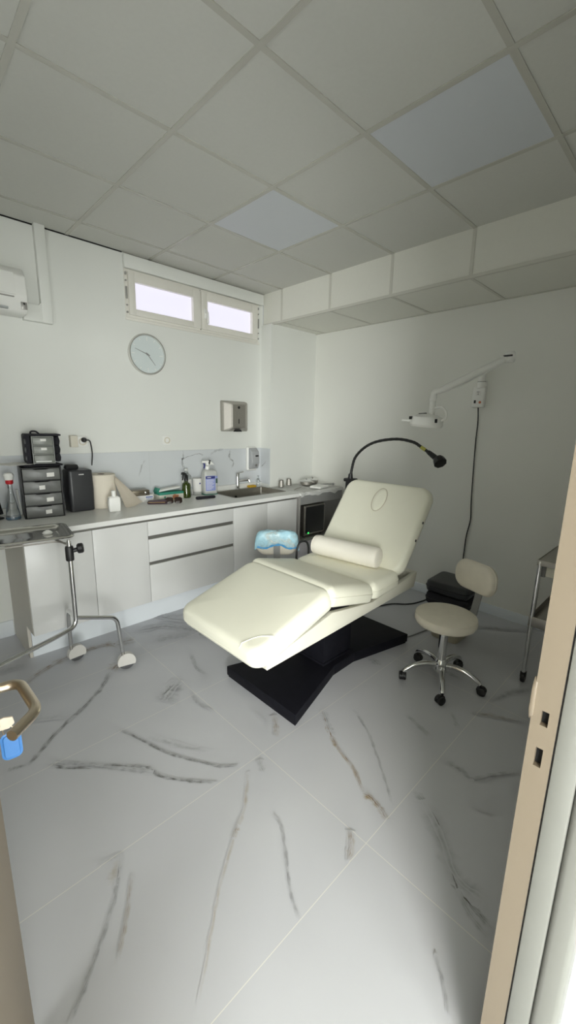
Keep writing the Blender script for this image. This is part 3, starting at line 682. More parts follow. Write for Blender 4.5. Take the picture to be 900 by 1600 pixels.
bm = BM(); tube(bm, smooth_path([(3.345, 2.93, ZT + .010), (3.40, 2.87, ZT + .018), (3.44, 2.83, ZT + .02)], 5), .006, 8); lathe(bm, [(0, 0), (.011, 0), (.011, .02), (0, .022)], (3.445, 2.825, ZT + .008), 10); solo('handpiece', bm, M['grey_metal'], 'dark handpiece lying on the cloth by the right wall', 'tool')
bm = BM(); tube(bm, smooth_path([(2.88, 2.86, ZT + .004), (2.96, 2.90, ZT + .006), (3.05, 2.93, ZT + .006)], 5), [.004] * 11, 8); solo('tweezers', bm, M['steel'], 'slim steel tweezers lying on the cloth beside the sink', 'tool')
# ================================================================== THINGS ON THE BACK WALL
# split air conditioner
t = thing('air_conditioner', 'white wall-mounted split air conditioner high on the back wall at the left edge', 'air conditioner', (.37, WY, 2.20))
bm = BM(); prism(bm, [(WY, 2.205), (WY, 2.475), (WY - .13, 2.475), (WY - .19, 2.42), (WY - .20, 2.30), (WY - .16, 2.215), (WY - .14, 2.205)], 'x', -.02, .765, .012, 3); part('body', bm, M['plastic_white'], t)
bm = BM(); prism(bm, [(WY - .155, 2.464), (WY - .192, 2.428), (WY - .2035, 2.305), (WY - .198, 2.300), (WY - .186, 2.415), (WY - .15, 2.455)], 'x', -.01, .70, .002); part('front_panel', bm, M['plastic_white'], t)
bm = BM(); box(bm, .0, .655, WY - .190, WY - .145, 2.218, 2.228); xform(bm, Matrix.Identity(4)); part('louvre', bm, M['grey_mark'], t)
bm = BM(); box(bm, .0, .69, WY - .2035, WY - .196, 2.285, 2.291); part('air_slot', bm, M['hinge'], t)
bm = BM(); box(bm, .725, .758, WY - .192, WY - .186, 2.225, 2.268, .002); part('display', bm, M['hinge'], t, 'grey display square')
bm = BM(); lathe(bm, [(0, 0), (.006, 0), (.006, .002), (0, .002)], (.742, WY - .191, 2.258), 12, Matrix.Rotation(PI / 2, 4, 'X')); part('sensor', bm, M['black'], t)
bm = BM(); box(bm, .878, .942, WY - .045, WY, 2.195, ZC, .004); prism(bm, [(.766, 2.195), (.766, 2.30), (.86, 2.30), (.882, 2.325), (.882, 2.195)], 'y', WY - .045, WY, .004)
solo('cable_trunking', bm, M['wall'], 'white boxed trunking running from the air conditioner up to the ceiling', 'trunking')
# clock
cx, cz = 1.628, 2.084; R90 = Matrix.Rotation(PI / 2, 4, 'X')
t = thing('wall_clock', 'round wall clock with a silver rim and pale face under the window', 'clock', (cx, WY, cz - .155))
bm = BM(); lathe(bm, [(0, 0), (.150, 0), (.158, .008), (.160, .022), (.154, .036), (.147, .036), (.143, .020), (0, .020)], (cx, WY, cz), 56, R90); part('rim', bm, M['clockrim'], t)
bm = BM(); lathe(bm, [(0, .0205), (.143, .0205), (.143, .022), (0, .022)], (cx, WY, cz), 56, R90); part('face', bm, M['clockface'], t)
for k in range(12):
    bm = BM(); a = k * PI / 6; q = (.118, .134) if k % 3 else (.104, .134)
    p0, p1 = [(cx + r * math.sin(a), cz + r * math.cos(a)) for r in q]; dx, dz = (p1[1] - p0[1]), -(p1[0] - p0[0]); l = math.hypot(dx, dz); dx, dz = dx / l * .0022, dz / l * .0022
    prism(bm, [(p0[0] - dx, p0[1] - dz), (p0[0] + dx, p0[1] + dz), (p1[0] + dx, p1[1] + dz), (p1[0] - dx, p1[1] - dz)], 'y', WY - .0232, WY - .0215); part('hour_mark', bm, M['plastic_white'], t)
def hand(name, dx, dz, w, dep):
    l = math.hypot(dx, dz); nx, nz = -dz / l * w, dx / l * w; bx, bz = -dx * .18, -dz * .18
    bm = BM(); prism(bm, [(cx + bx + nx, cz + bz + nz), (cx + bx - nx, cz + bz - nz), (cx + dx - nx * .4, cz + dz - nz * .4), (cx + dx + nx * .4, cz + dz + nz * .4)], 'y', WY - dep - .0015, WY - dep); part(name, bm, M['grey_metal'], t)
hand('minute_hand', -.104, .036, .0035, .026); hand('hour_hand', .064, -.078, .003, .0245)
bm = BM(); lathe(bm, [(0, .022), (.007, .022), (.007, .030), (0, .030)], (cx, WY, cz), 16, R90); part('hub', bm, M['grey_metal'], t)
# paper towel dispenser
t = thing('paper_towel_dispenser', 'brushed steel paper towel dispenser on the back wall above the sink', 'dispenser', (2.49, WY, 1.47))
bm = BM(); D = .115
o = [bm.verts.new(v) for v in ((2.345, WY, 1.475), (2.640, WY, 1.475), (2.640, WY, 1.765), (2.345, WY, 1.765), (2.345, WY - .055, 1.475), (2.640, WY - .055, 1.475), (2.640, WY - .055, 1.750), (2.345, WY - .055, 1.750), (2.405, WY - D, 1.510), (2.565, WY - D, 1.510), (2.565, WY - D, 1.728), (2.405, WY - D, 1.728))]
for q in ((0, 1, 5, 4), (1, 2, 6, 5), (2, 3, 7, 6), (3, 0, 4, 7), (4, 5, 9, 8), (5, 6, 10, 9), (6, 7, 11, 10), (7, 4, 8, 11), (8, 9, 10, 11), (3, 2, 1, 0)): bm.faces.new([o[i] for i in q])
bmesh.ops.bevel(bm, geom=bm.edges[:], offset=.006, segments=3, affect='EDGES'); part('housing', bm, M['steel'], t)
bm = BM(); lathe(bm, [(0, 0), (.013, 0), (.013, .003), (0, .003)], (2.485, WY - D, 1.70), 18, R90); part('keyhole', bm, M['black'], t)
bm = BM(); box(bm, 2.481, 2.490, WY - D - .002, WY - D + .002, 1.548, 1.592, .001); part('level_slot', bm, M['black'], t)
bm = BM(); prism(bm, [(2.44, 1.472), (2.53, 1.472), (2.515, 1.492), (2.455, 1.492)], 'y', WY - .105, WY - .085); part('outlet_slot', bm, M['black'], t)
# soap dispenser
t = thing('soap_dispenser', 'white and grey soap dispenser on the tiled splashback by the pier', 'dispenser', (2.705, WY, 1.07))
bm = BM(); box(bm, 2.642, 2.770, WY - .055, WY - .0108, 1.075, 1.318, .018, 4); part('back_plate', bm, M['plastic_white'], t)
bm = BM(); prism(bm, [(WY - .05, 1.090), (WY - .095, 1.10), (WY - .115, 1.16), (WY - .105, 1.27), (WY - .07, 1.308), (WY - .05, 1.308)], 'x', 2.652, 2.752, .012, 3); part('cover', bm, M['soapgrey'], t, 'grey front cover')
bm = BM(); box(bm, 2.70, 2.735, WY - .117, WY - .098, 1.222, 1.236, .002); part('window_slot', bm, M['gap'], t)
bm = BM(); lathe(bm, [(0, 0), (.012, 0), (.014, .008), (0, .012)], (2.705, WY - .112, 1.135), 16, R90); part('push_button', bm, M['chrome'], t)
# sockets
def outlet(x, z, lab):
    t = thing('wall_outlet', lab, 'socket', (x, WY, z - .04), 0, 'wall sockets')
    bm = BM(); box(bm, x - .040, x + .040, WY - .011, WY, z - .040, z + .040, .005); part('plate', bm, M['plastic_white'], t)
    bm = BM(); lathe(bm, [(0, .002), (.018, .002), (.020, .012), (.028, .012), (.028, .0), (0, .0)], (x, WY - .006, z), 24, R90); part('socket_ring', bm, M['plastic_cream'], t)
    bm = BM()
    for s in (-.008, .008): lathe(bm, [(0, .002), (.0028, .002), (.0028, .0032), (0, .0032)], (x + s, WY - .006, z), 8, R90)
    part('pin_holes', bm, M['black'], t)
outlet(1.078, 1.392, 'double-depth cream wall socket with a black plug in it, above the black unit')
outlet(1.776, 1.393, 'single empty white wall socket in the middle of the wall above the splashback')
bm = BM(); box(bm, .985, 1.036, WY - .045, WY, 1.352, 1.438, .004); solo('junction_box', bm, M['plastic_cream'], 'small yellowed junction box beside the socket with the black plug', 'junction box')
# ================================================================== THINGS ON THE WORKTOP
# four-drawer tower
tx0, tx1, ty0, ty1 = .615, .852, 3.075, 3.318; TZ = CT + .345
t = thing('storage_drawers', 'black-framed tower of four smoky plastic drawers on the left of the worktop', 'drawers', ((tx0 + tx1) / 2, 3.2, CT), math.radians(-8), 'plastic drawer towers')
bm = BM()
box(bm, tx0, tx0 + .008, ty0, ty1, CT, TZ, .003); box(bm, tx1 - .008, tx1, ty0, ty1, CT, TZ, .003); box(bm, tx0, tx1, ty1 - .01, ty1, CT, TZ)
dh = (.345 - .012) / 4
for k in range(5): box(bm, tx0 + .004, tx1 - .004, ty0 + .002, ty1, CT + k * dh, CT + k * dh + .006, .0015)
part('frame', bm, M['black'], t)
for k, (lx, lw_) in enumerate(((.14, .036), (.155, .042), (.115, .034), (.170, .044))):
    z0 = CT + k * dh + .0075; z1 = CT + (k + 1) * dh - .0015
    bm = BM(); pr_ = [(tx0 + .012, z0), (tx1 - .012, z0), (tx1 - .012, z1)]
    prism(bm, [(tx0 + .011, z0), (tx1 - .011, z0), (tx1 - .011, z1), (tx0 + .165, z1), (tx0 + .150, z1 - .005), (tx0 + .085, z1 - .005), (tx0 + .070, z1), (tx0 + .011, z1)], 'y', ty0 - .004, ty0 + .012, .0025)
    box(bm, tx0 + .013, tx1 - .013, ty0 + .010, ty1 - .015, z0, z1 - .012)
    d = part('drawer', bm, M['drawer'], t)
    bm = BM(); c = tx0 + lx; prism(bm, [(c - lw_ / 2, z0 + .018), (c + lw_ / 2, z0 + .020), (c + lw_ / 2, z0 + .047), (c - lw_ / 2, z0 + .045)], 'y', ty0 - .0053, ty0 - .0041); part('label', bm, M['paper'], d, 'white paper label')
# dark cloth + leaflets on its top, small tower wrapped in black fabric
bm = BM(); cushion(bm, .235, .225, .012, .02, .004, .004, .002, Matrix.Translation((.737, 3.19, TZ + .0005)))
solo('folded_cloth', bm, M['softblack'], 'flat black cloth lying on top of the four-drawer tower', 'cloth')
t = thing('leaflets', 'loose white leaflets sticking out at the left on top of the four-drawer tower', 'papers', (.61, 3.2, TZ + .014))
bm = BM(); box(bm, -.09, .075, -.10, .10, 0, .0015); box(bm, -.07, .06, -.12, .08, .002, .0035); xform(bm, Matrix.Translation((.595, 3.195, TZ + .0135)) @ Matrix.Rotation(.35, 4, 'Z')); part('sheets', bm, M['paper'], t)
SZ = TZ + .018
t = thing('storage_drawers', 'small tower of three clear plastic drawers standing on the black four-drawer tower', 'drawers', (.755, 3.18, SZ), 0, 'plastic drawer towers'); t.rotation_euler.z = math.radians(-8)
a0, a1, b0, b1 = .695, .822, 3.085, 3.245; sh = .178
bm = BM()
box(bm, a0, a0 + .004, b0, b1, SZ, SZ + sh); box(bm, a1 - .004, a1, b0, b1, SZ, SZ + sh); box(bm, a0, a1, b1 - .004, b1, SZ, SZ + sh)
for k in range(4): box(bm, a0, a1, b0 + .002, b1, SZ + k * (sh - .004) / 3, SZ + k * (sh - .004) / 3 + .004)
part('frame', bm, M['drawer_clear'], t)
for k in range(3):
    z0 = SZ + k * (sh - .004) / 3 + .006; z1 = z0 + .050
    bm = BM(); box(bm, a0 + .006, a1 - .006, b0 - .004, b1 - .02, z0, z1, .003); d = part('drawer', bm, M['drawer_clear'], t)
    if k: bm = BM(); box(bm, .745, .778, b0 - .0053, b0 - .0042, z0 + .025, z0 + .040); part('label', bm, M['paper'], d)
    else: bm = BM(); box(bm, .71, .80, b0 - .0053, b0 - .0042, z0 + .004, z0 + .012); part('label_strip', bm, M['milky'], d)
t = thing('organiser_bag', 'black fabric organiser wrapped behind and over the small clear drawer tower', 'bag', (.755, 3.18, SZ), math.radians(-8))
bm = BM()
box(bm, .655, .690, 3.105, 3.29, SZ, SZ + .185, .008); box(bm, .655, .875, 3.252, 3.30, SZ, SZ + .192, .012); box(bm, .660, .870, 3.10, 3.29, SZ + .181, SZ + .192, .004)
for q in range(3): lathe(bm, [(0, 0), (.016, .004), (.020, .030), (.014, .056), (0, .06)], (.848, 3.16, SZ + .004 + .056 * q), 12)
part('body', bm, M['softblack'], t)
for q in range(3): bm = BM(); box(bm, .6545, .665, 3.092, 3.106, SZ + .02 + .055 * q, SZ + .05 + .055 * q, .003); part('side_tab', bm, M['charcoal'], t)
bm = BM(); tube(bm, smooth_path([(.70, 3.17, SZ + .190), (.705, 3.165, SZ + .207), (.73, 3.155, SZ + .208), (.75, 3.145, SZ + .190)], 6), .0055, 8); part('handle', bm, M['softblack'], t)
# black unit
t = thing('air_purifier', 'tall matt black boxy appliance with a white mark, right of the four-drawer tower', 'appliance', (.975, 3.22, CT))
bm = BM(); cushion(bm, .165, .15, .298, .022, .010, .006, .001, Matrix.Translation((.977, 3.205, CT + .002))); part('housing', bm, M['charcoal'], t)
bm = BM()
for q, (dx, wd) in enumerate(((0, .006), (.008, .004), (.0135, .006), (.021, .005), (.0275, .006))): box(bm, .962 + dx, .962 + dx + wd, 3.129, 3.1305, CT + .266, CT + .273)
part('logo', bm, M['paper'], t, 'small white printed mark')
bm = BM(); tube(bm, smooth_path([(1.085, WY - .055, 1.405), (1.112, WY - .060, 1.400), (1.128, WY - .04, 1.36), (1.130, WY - .045, 1.30), (1.112, 3.28, 1.245), (1.095, 3.24, 1.222)], 8), .0045, 8); pc = part('power_cord', bm, M['black'], t, 'black cord up to the wall socket')
bm = BM(); lathe(bm, [(0, 0), (.018, 0), (.019, .02), (.010, .038), (0, .04)], (1.083, WY - .018, 1.405), 18, R90); part('plug', bm, M['black'], pc)
bm = BM(); cushion(bm, .085, .045, .034, .012, .010, .006, .002, Matrix.Translation((.935, 3.19, CT + .3035))); solo('adapter', bm, M['black'], 'small black power adapter lying on top of the black boxy appliance', 'adapter')
# paper roll with loose sheet
rx, ry = 1.150, 3.225
t = thing('paper_roll', 'thick cream paper towel roll standing on the worktop with its end sheet hanging loose', 'paper roll', (rx, ry, CT))
bm = BM(); lathe(bm, [(.022, .001), (.098, .001), (.100, .008), (.100, .247), (.097, .252), (.026, .252), (.022, .24)], (rx, ry, CT), 48); part('roll', bm, M['tissue'], t)
bm = BM(); lathe(bm, [(.0215, .004), (.024, .004), (.024, .2525), (.0215, .2525)], (rx, ry, CT), 24); part('core', bm, M['core'], t, 'brown cardboard core')
bm = BM(); sheet = []
P0 = [(1.215, 3.126, CT + .243), (1.275, 3.09, CT + .17), (1.335, 3.08, CT + .10), (1.385, 3.085, CT + .045), (1.415, 3.10, CT + .030)]
P1 = [(1.207, 3.120, CT + .205), (1.225, 3.095, CT + .125), (1.243, 3.078, CT + .060), (1.262, 3.065, CT + .004), (1.330, 3.068, CT + .006)]
A, B = smooth_path(P0, 4), smooth_path(P1, 4); rows = []
for a, b in zip(A, B): rows.append([bm.verts.new(a.lerp(b, q / 6) + Vector((0, -.008 * math.sin(PI * q / 6), 0))) for q in range(7)])
for a, b in zip(rows, rows[1:]):
    for q in range(6): bm.faces.new((a[q], a[q + 1], b[q + 1], b[q]))
bmesh.ops.solidify(bm, geom=bm.faces[:], thickness=.002); part('loose_sheet', bm, M['tissue'], t, angle=60)
# white bottle
t = thing('lotion_bottle', 'small white square-shouldered bottle with a white cap in front of the paper roll', 'bottle', (1.150, 3.005, CT))
bm = BM(); cushion(bm, .080, .052, .112, .010, .020, .004, 0, Matrix.Translation((1.150, 3.005, CT)) @ Matrix.Rotation(-.15, 4, 'Z')); lathe(bm, [(0, .108), (.016, .108), (.014, .122), (0, .122)], (1.150, 3.005, CT)); part('body', bm, M['plastic_white'], t)
bm = BM(); lathe(bm, [(0, .121), (.0155, .121), (.0155, .150), (.013, .153), (0, .153)], (1.150, 3.005, CT)); part('cap', bm, M['plastic_white'], t)
# boxes
def carton(name, lab, cat, c, l, w, h, rz, m, group=None):
    t = thing(name, lab, cat, (c[0], c[1], c[2]), rz, group)
    bm = BM(); box(bm, -l / 2, l / 2, -w / 2, w / 2, 0, h, .003); part('body', bm, m, t, local=True)
    return t
t = carton('printed_carton', 'low white carton with blue print under the bronze metal case', 'box', (1.475, 3.245, CT), .155, .10, .058, -.12, M['paper'])
bm = BM()
for q in range(5): box(bm, .015 + q * .0115, .0235 + q * .0115, -.0512, -.0502, .034, .047)
for q in range(4): box(bm, .018 + q * .013, .027 + q * .013, -.0512, -.0502, .022, .027)
part('print', bm, M['blue_print'], t, 'blue print', local=True)
bm = BM(); box(bm, .0, .035, -.0511, -.0501, .006, .011); part('small_print', bm, M['grey_mark'], t, local=True)
t = carton('metal_case', 'flat bronze-grey metal case lying on top of the white carton', 'case', (1.438, 3.23, CT + .0585), .150, .10, .044, -.10, mat('bronze_metal', (.23, .20, .15), .35, metal=.8, noise=.1))
bm = BM(); box(bm, -.076, .076, -.0515, .0515, .022, .0245, .001); part('lid_seam', bm, M['gap'], t, local=True)
bm = BM(); box(bm, .035, .050, -.056, -.050, .010, .034, .003); part('clasp', bm, M['chrome'], t, 'bright clasp', local=True)
t = carton('glove_box', 'open cardboard dispenser box, cream below and green above, with its lid flap up', 'box', (1.715, 3.235, CT), .225, .11, .062, -.05, M['card'])
bm = BM(); box(bm, -.1135, .1135, -.0562, .0562, .043, .0625, .002); part('green_band', bm, M['green_card'], t, 'green upper band', local=True)
bm = BM(); prism(bm, [(-.10, .066), (.095, .088), (.095, .102), (-.10, .080)], 'y', -.02, .045, .001); part('lid_flap', bm, M['paper'], t, 'white lid flap', local=True)
bm = BM(); prism(bm, [(-.114, .060), (-.098, .098), (-.105, .100), (-.122, .064)], 'y', -.04, .05, .001); part('side_flap', bm, M['green_card'], t, 'green side flap', local=True)
bm = BM(); lathe(bm, [(0, 0), (.022, 0), (.022, .0008), (0, .0008)], (.025, -.055, .022), 7, R90); lathe(bm, [(0, 0), (.012, 0), (.012, .0009), (0, .0009)], (.052, -.055, .026), 6, R90); part('print', bm, M['orange'], t, 'orange printed motif', local=True)
bm = BM(); lathe(bm, [(0, 0), (.009, 0), (.009, .0008), (0, .0008)], (-.065, -.055, .024), 6, R90); part('leaf_print', bm, M['green_card'], t, local=True)
# wallet, sunglasses, pen case
t = thing('wallet', 'dark plum leather wallet lying half open in front of the white carton', 'wallet', (1.535, 3.085, CT))
Wm = Matrix.Translation((1.535, 3.09, CT)) @ Matrix.Rotation(-.55, 4, 'Z')
bm = BM(); cushion(bm, .155, .085, .012, .010, .005, .004, .002, Wm); part('back_cover', bm, M['purple'], t)
bm = BM(); cushion(bm, .150, .085, .012, .010, .005, .004, .002, Wm @ Matrix.Translation((-.002, -.002, .0125)) @ Matrix.Rotation(-.10, 4, 'Y')); part('front_cover', bm, mat('plum_leather_front', (.10, .055, .075), .5, noise=.15, bump=.1), t)
bm = BM(); rod(bm, Wm @ Vector((-.07, -.044, .014)), Wm @ Vector((.06, -.044, .014)), .003, 8); part('zip', bm, M['gold'], t)
t = thing('sunglasses', 'pair of dark-lensed sunglasses lying on the worktop edge', 'sunglasses', (1.63, 3.0, CT), -.42)
for s in (-1, 1):
    bm = BM(); cushion(bm, .056, .046, .004, .016, .0015, .001, .003); xform(bm, Matrix.Translation((s * .034, 0, .004)) @ Matrix.Rotation(math.radians(68), 4, 'X') @ Matrix.Translation((0, .022, 0))); part('lens', bm, M['lens'], t, local=True)
bm = BM()
for s in (-1, 1): tube(bm, bend_path([(s * .064, .014, .040), (s * .068, .030, .036), (s * .05, .135, .008)], .012), .003, 8)
part('temples', bm, M['black'], t, local=True)
bm = BM(); tube(bm, smooth_path([(-.010, .010, .028), (0, .008, .034), (.010, .010, .028)], 5), .003, 8); part('bridge', bm, M['gold'], t, 'gold bridge', local=True)
bm = BM(); cushion(bm, .178, .036, .022, .012, .008, .006, .002, Matrix.Translation((1.955, 3.035, CT)) @ Matrix.Rotation(-.12, 4, 'Z')); solo('pen_case', bm, M['softblack'], 'slim black zipped case lying in front of the blue-labelled jug', 'case')
# green spray bottle
gx, gy = 1.855, 3.185
t = thing('spray_bottle', 'green glass spray bottle with a black trigger, centre of the worktop', 'bottle', (gx, gy, CT), 0, 'spray bottles')
bm = BM(); lathe(bm, [(0, 0), (.033, 0), (.038, .004), (.038, .112), (.033, .126), (.018, .136), (.015, .150), (0, .150)], (gx, gy, CT), 36); part('bottle', bm, M['green_glass'], t)
bm = BM(); lathe(bm, [(0, .146), (.018, .146), (.018, .168), (.011, .180), (0, .18)], (gx, gy, CT))
prism(bm, [(gx - .046, CT + .205), (gx - .040, CT + .224), (gx - .020, CT + .226), (gx + .012, CT + .200), (gx + .018, CT + .172), (gx - .010, CT + .172), (gx - .016, CT + .200)], 'y', gy - .011, gy + .011, .004)
prism(bm, [(gx - .030, CT + .205), (gx - .022, CT + .205), (gx - .026, CT + .175), (gx - .034, CT + .155), (gx - .040, CT + .155), (gx - .034, CT + .180)], 'y', gy - .006, gy + .006, .002)
part('trigger_head', bm, M['black'], t, 'black trigger head')
# clear bottles behind it
t = thing('water_bottle', 'clear tall plastic bottle with printed band behind the green spray bottle', 'bottle', (1.905, 3.28, CT))
bm = BM(); lathe(bm, [(0, 0), (.040, 0), (.044, .006), (.044, .17), (.040, .185), (.018, .205), (.014, .225), (0, .225)], (1.905, 3.265, CT), 32); part('body', bm, M['clear'], t)
bm = BM(); lathe(bm, [(0, .2255), (.0165, .2255), (.0165, .246), (0, .246)], (1.905, 3.265, CT), 20); part('cap', bm, M['milky'], t)
bm = BM(); lathe(bm, [(.0445, .085), (.0455, .085), (.0455, .150), (.0445, .150)], (1.905, 3.265, CT), 32); part('label', bm, M['paper'], t, 'white label band')
t = thing('gel_bottle', 'short clear bottle with a white label right behind the green spray bottle', 'bottle', (2.0, 3.265, CT))
bm = BM(); lathe(bm, [(0, 0), (.036, 0), (.040, .006), (.040, .115), (.036, .128), (0, .130)], (2.015, 3.265, CT), 32); part('body', bm, M['milky'], t)
bm = BM(); lathe(bm, [(.0405, .03), (.0412, .03), (.0412, .150), (.0405, .150)], (2.015, 3.265, CT), 32); part('label', bm, M['paper'], t, 'white label')
bm = BM(); box(bm, 2.012, 2.026, 3.2225, 3.224, CT + .10, CT + .112); part('print', bm, M['navy'], t, 'blue print')
# disinfectant jug with blue label
jx, jy = 2.115, 3.215
t = thing('spray_jug', 'large translucent disinfectant jug with a lilac-blue label and white trigger, left of the sink', 'bottle', (jx, jy, CT), -.15, 'spray bottles')
bm = BM(); cushion(bm, .128, .085, .225, .020, .035, .008, 0, Matrix.Translation((0, 0, .004))); lathe(bm, [(0, .222), (.020, .222), (.018, .238), (0, .238)], (-.02, 0, 0), 20); part('jug', bm, M['milky'], t, local=True)
bm = BM(); box(bm, -.058, .040, -.0478, -.0468, .038, .176, .0004); lb = part('label', bm, M['blue_label'], t, 'lilac-blue printed label', local=True)
bm = BM(); box(bm, -.058, .034, -.0490, -.0479, .150, .172); part('title_bar', bm, M['navy'], lb, local=True)
bm = BM()
for q in range(9): box(bm, -.050, -.050 + (.07, .078, .062, .08, .07, .055, .075, .066, .05)[q], -.0486, -.0479, .136 - q * .0105, .1395 - q * .0105)
box(bm, -.044, -.006, -.0497, -.0491, .158, .164)
part('text_lines', bm, M['paper'], lb, local=True)
bm = BM(); box(bm, .042, .060, -.0480, -.0466, .105, .150); part('side_label', bm, M['dark_green'], t, 'dark green side label', local=True)
bm = BM(); box(bm, .042, .060, -.0480, -.0466, .152, .172); part('upper_side_label', bm, M['blue_label'], t, local=True)
bm = BM(); cushion(bm, .135, .092, .006, .02, .002, .002, 0); part('base', bm, M['green_card'], t, 'green base edge', local=True)
bm = BM()
lathe(bm, [(0, .236), (.023, .236), (.023, .258), (.014, .266), (0, .266)], (-.02, 0, 0), 20)
prism(bm, [(-.072, .292), (-.066, .312), (.010, .312), (.040, .285), (.046, .268), (.020, .275), (-.004, .268), (-.030, .268), (-.036, .292)], 'y', -.014, .014, .005)
part('trigger_head', bm, M['plastic_white'], t, 'white trigger head', local=True)
bm = BM(); prism(bm, [(-.058, .290), (-.044, .290), (-.038, .262), (-.046, .240), (-.056, .240), (-.050, .264)], 'y', -.008, .008, .003); part('trigger', bm, M['navy'], t, 'dark blue trigger', local=True)
bm = BM(); prism(bm, [(-.012, .295), (.000, .318), (.012, .316), (.002, .275), (-.008, .275)], 'y', -.0145, .0145, .002); part('lock_clip', bm, M['black'], t, local=True)
# sponge and clear pump bottle at the sink
bm = BM(); cushion(bm, .085, .050, .022, .008, .005, .004, .001, Matrix.Translation((2.690, 3.299, CT + .002)) @ Matrix.Rotation(-.05, 4, 'Z')); solo('sponge', bm, M['sponge'], 'yellow sponge on the back rim of the sink', 'sponge')
t = thing('glass_bottle', 'small clear glass bottle at the back right of the sink under the soap dispenser', 'bottle', (2.775, 3.298, CT))
bm = BM(); lathe(bm, [(0, 0), (.018, 0), (.022, .006), (.022, .065), (.018, .078), (.010, .088), (.010, .10), (0, .10)], (2.775, 3.298, CT), 28); part('body', bm, M['clear'], t)
bm = BM(); lathe(bm, [(0, .1005), (.012, .1005), (.012, .118), (0, .12)], (2.775, 3.298, CT), 20); part('stopper', bm, M['clear'], t)
# conical flask with red band
t = thing('flask', 'clear conical flask with blue liquid and a red-banded white cap, left of the drawers', 'flask', (.545, 3.15, CT))
bm = BM(); lathe(bm, [(0, 0), (.040, 0), (.044, .008), (.034, .07), (.020, .15), (.013, .20), (.013, .235), (0, .235)], (.545, 3.15, CT), 32); part('body', bm, M['clear'], t)
bm = BM(); lathe(bm, [(0, .0045), (.0385, .0045), (.041, .010), (.0395, .020), (0, .020)], (.545, 3.15, CT), 32); part('liquid', bm, M['bluewater'], t, 'blue liquid')
bm = BM(); lathe(bm, [(0, .235), (.018, .235), (.022, .242), (.022, .262), (0, .262)], (.545, 3.15, CT), 24); part('band', bm, M['red'], t, 'red band')
bm = BM(); lathe(bm, [(0, .2625), (.024, .2625), (.030, .292), (.024, .305), (.010, .310), (0, .31)], (.545, 3.15, CT), 24); part('cap', bm, M['plastic_white'], t, 'white cap')
bm = BM(); tube(bm, smooth_path([(.590, 3.20, CT + .19), (.594, 3.20, CT + .12), (.598, 3.19, CT + .06), (.600, 3.185, CT + .02)], 5), [.008] * 16, 10, sx=1.8); solo('plastic_vial', bm, M['milky'], 'slim milky plastic vial leaning between the flask and the drawer tower', 'vial')
# tablet on a stand, left
t = thing('tablet', 'black tablet leaning back on its stand at the far left of the worktop', 'tablet', (.47, 3.19, CT))
TM = Matrix.Translation((.425, 3.185, CT + .03)) @ Matrix.Rotation(.35, 4, 'Z') @ Matrix.Rotation(math.radians(-18), 4, 'X')
bm = BM(); box(bm, -.13, .082, -.006, .006, .0, .185, .004); xform(bm, TM); part('screen', bm, M['blackgloss'], t)
bm = BM(); cushion(bm, .15, .10, .012, .02, .004, .004, 0, Matrix.Translation((.42, 3.215, CT)) @ Matrix.Rotation(.35, 4, 'Z')); xform(bm, Matrix.Identity(4)); tube(bm, [(.42, 3.23, CT + .01), (.42, 3.222, CT + .09)], .010, 10); part('stand', bm, M['black'], t)
# ================================================================== TREATMENT CHAIR
YC = 1.59
t = thing('treatment_chair', 'cream padded treatment chair on a black wooden base in the middle of the room', 'treatment chair', (1.9, YC, 0))
bm = BM()
pl = [(1.345, 1.288), (1.845, 1.440), (2.065, 1.446), (2.555, 1.335), (2.555, 1.845), (2.065, 1.734), (1.845, 1.740), (1.345, 1.892)]
prism(bm, pl, 'z', .012, .072, .004)
pl2 = [(1.352, 1.296), (1.846, 1.447), (2.064, 1.453), (2.547, 1.344), (2.547, 1.836), (2.064, 1.727), (1.846, 1.733), (1.352, 1.884)]
prism(bm, pl2, 'z', .0, .013)
part('base_plate', bm, M['black_wood'], t, 'black wooden base')
bm = BM(); box(bm, 1.795, 2.070, 1.490, 1.690, .072, .46, .004); part('column', bm, M['black_wood'], t, 'black column')
bm = BM(); box(bm, 1.785, 2.080, 1.480, 1.700, .072, .086, .002); part('column_trim', bm, M['black_wood'], t)
FN, FF = 1.278, 1.902
poly = [(1.135, .428), (2.47, .482), (2.50, .583), (2.2, .545), (1.98, .515), (1.75, .545), (1.6, .568), (1.14, .468)]
bm = BM()
prism(bm, poly, 'y', FN, FN + .028, .002); prism(bm, poly, 'y', FF - .028, FF, .002)
prism(bm, [(1.135, .428), (1.165, .4295), (1.170, .478), (1.14, .468)], 'y', FN + .028, FF - .028); prism(bm, [(2.44, .481), (2.47, .482), (2.50, .583), (2.47, .575)], 'y', FN + .028, FF - .028)
prism(bm, [(1.166, .4295), (2.44, .481), (2.44, .496), (1.166, .4445)], 'y', FN + .028, FF - .028)
part('frame', bm, M['cream_frame'], t, 'cream side boards')
bm = BM(); prism(bm, [(1.50, .47), (1.80, .48), (1.80, .575), (1.70, .60), (1.60, .605), (1.50, .57)], 'y', FN + .04, FF - .04, .003); part('hinge_block', bm, M['black'], t, 'black hinge block')
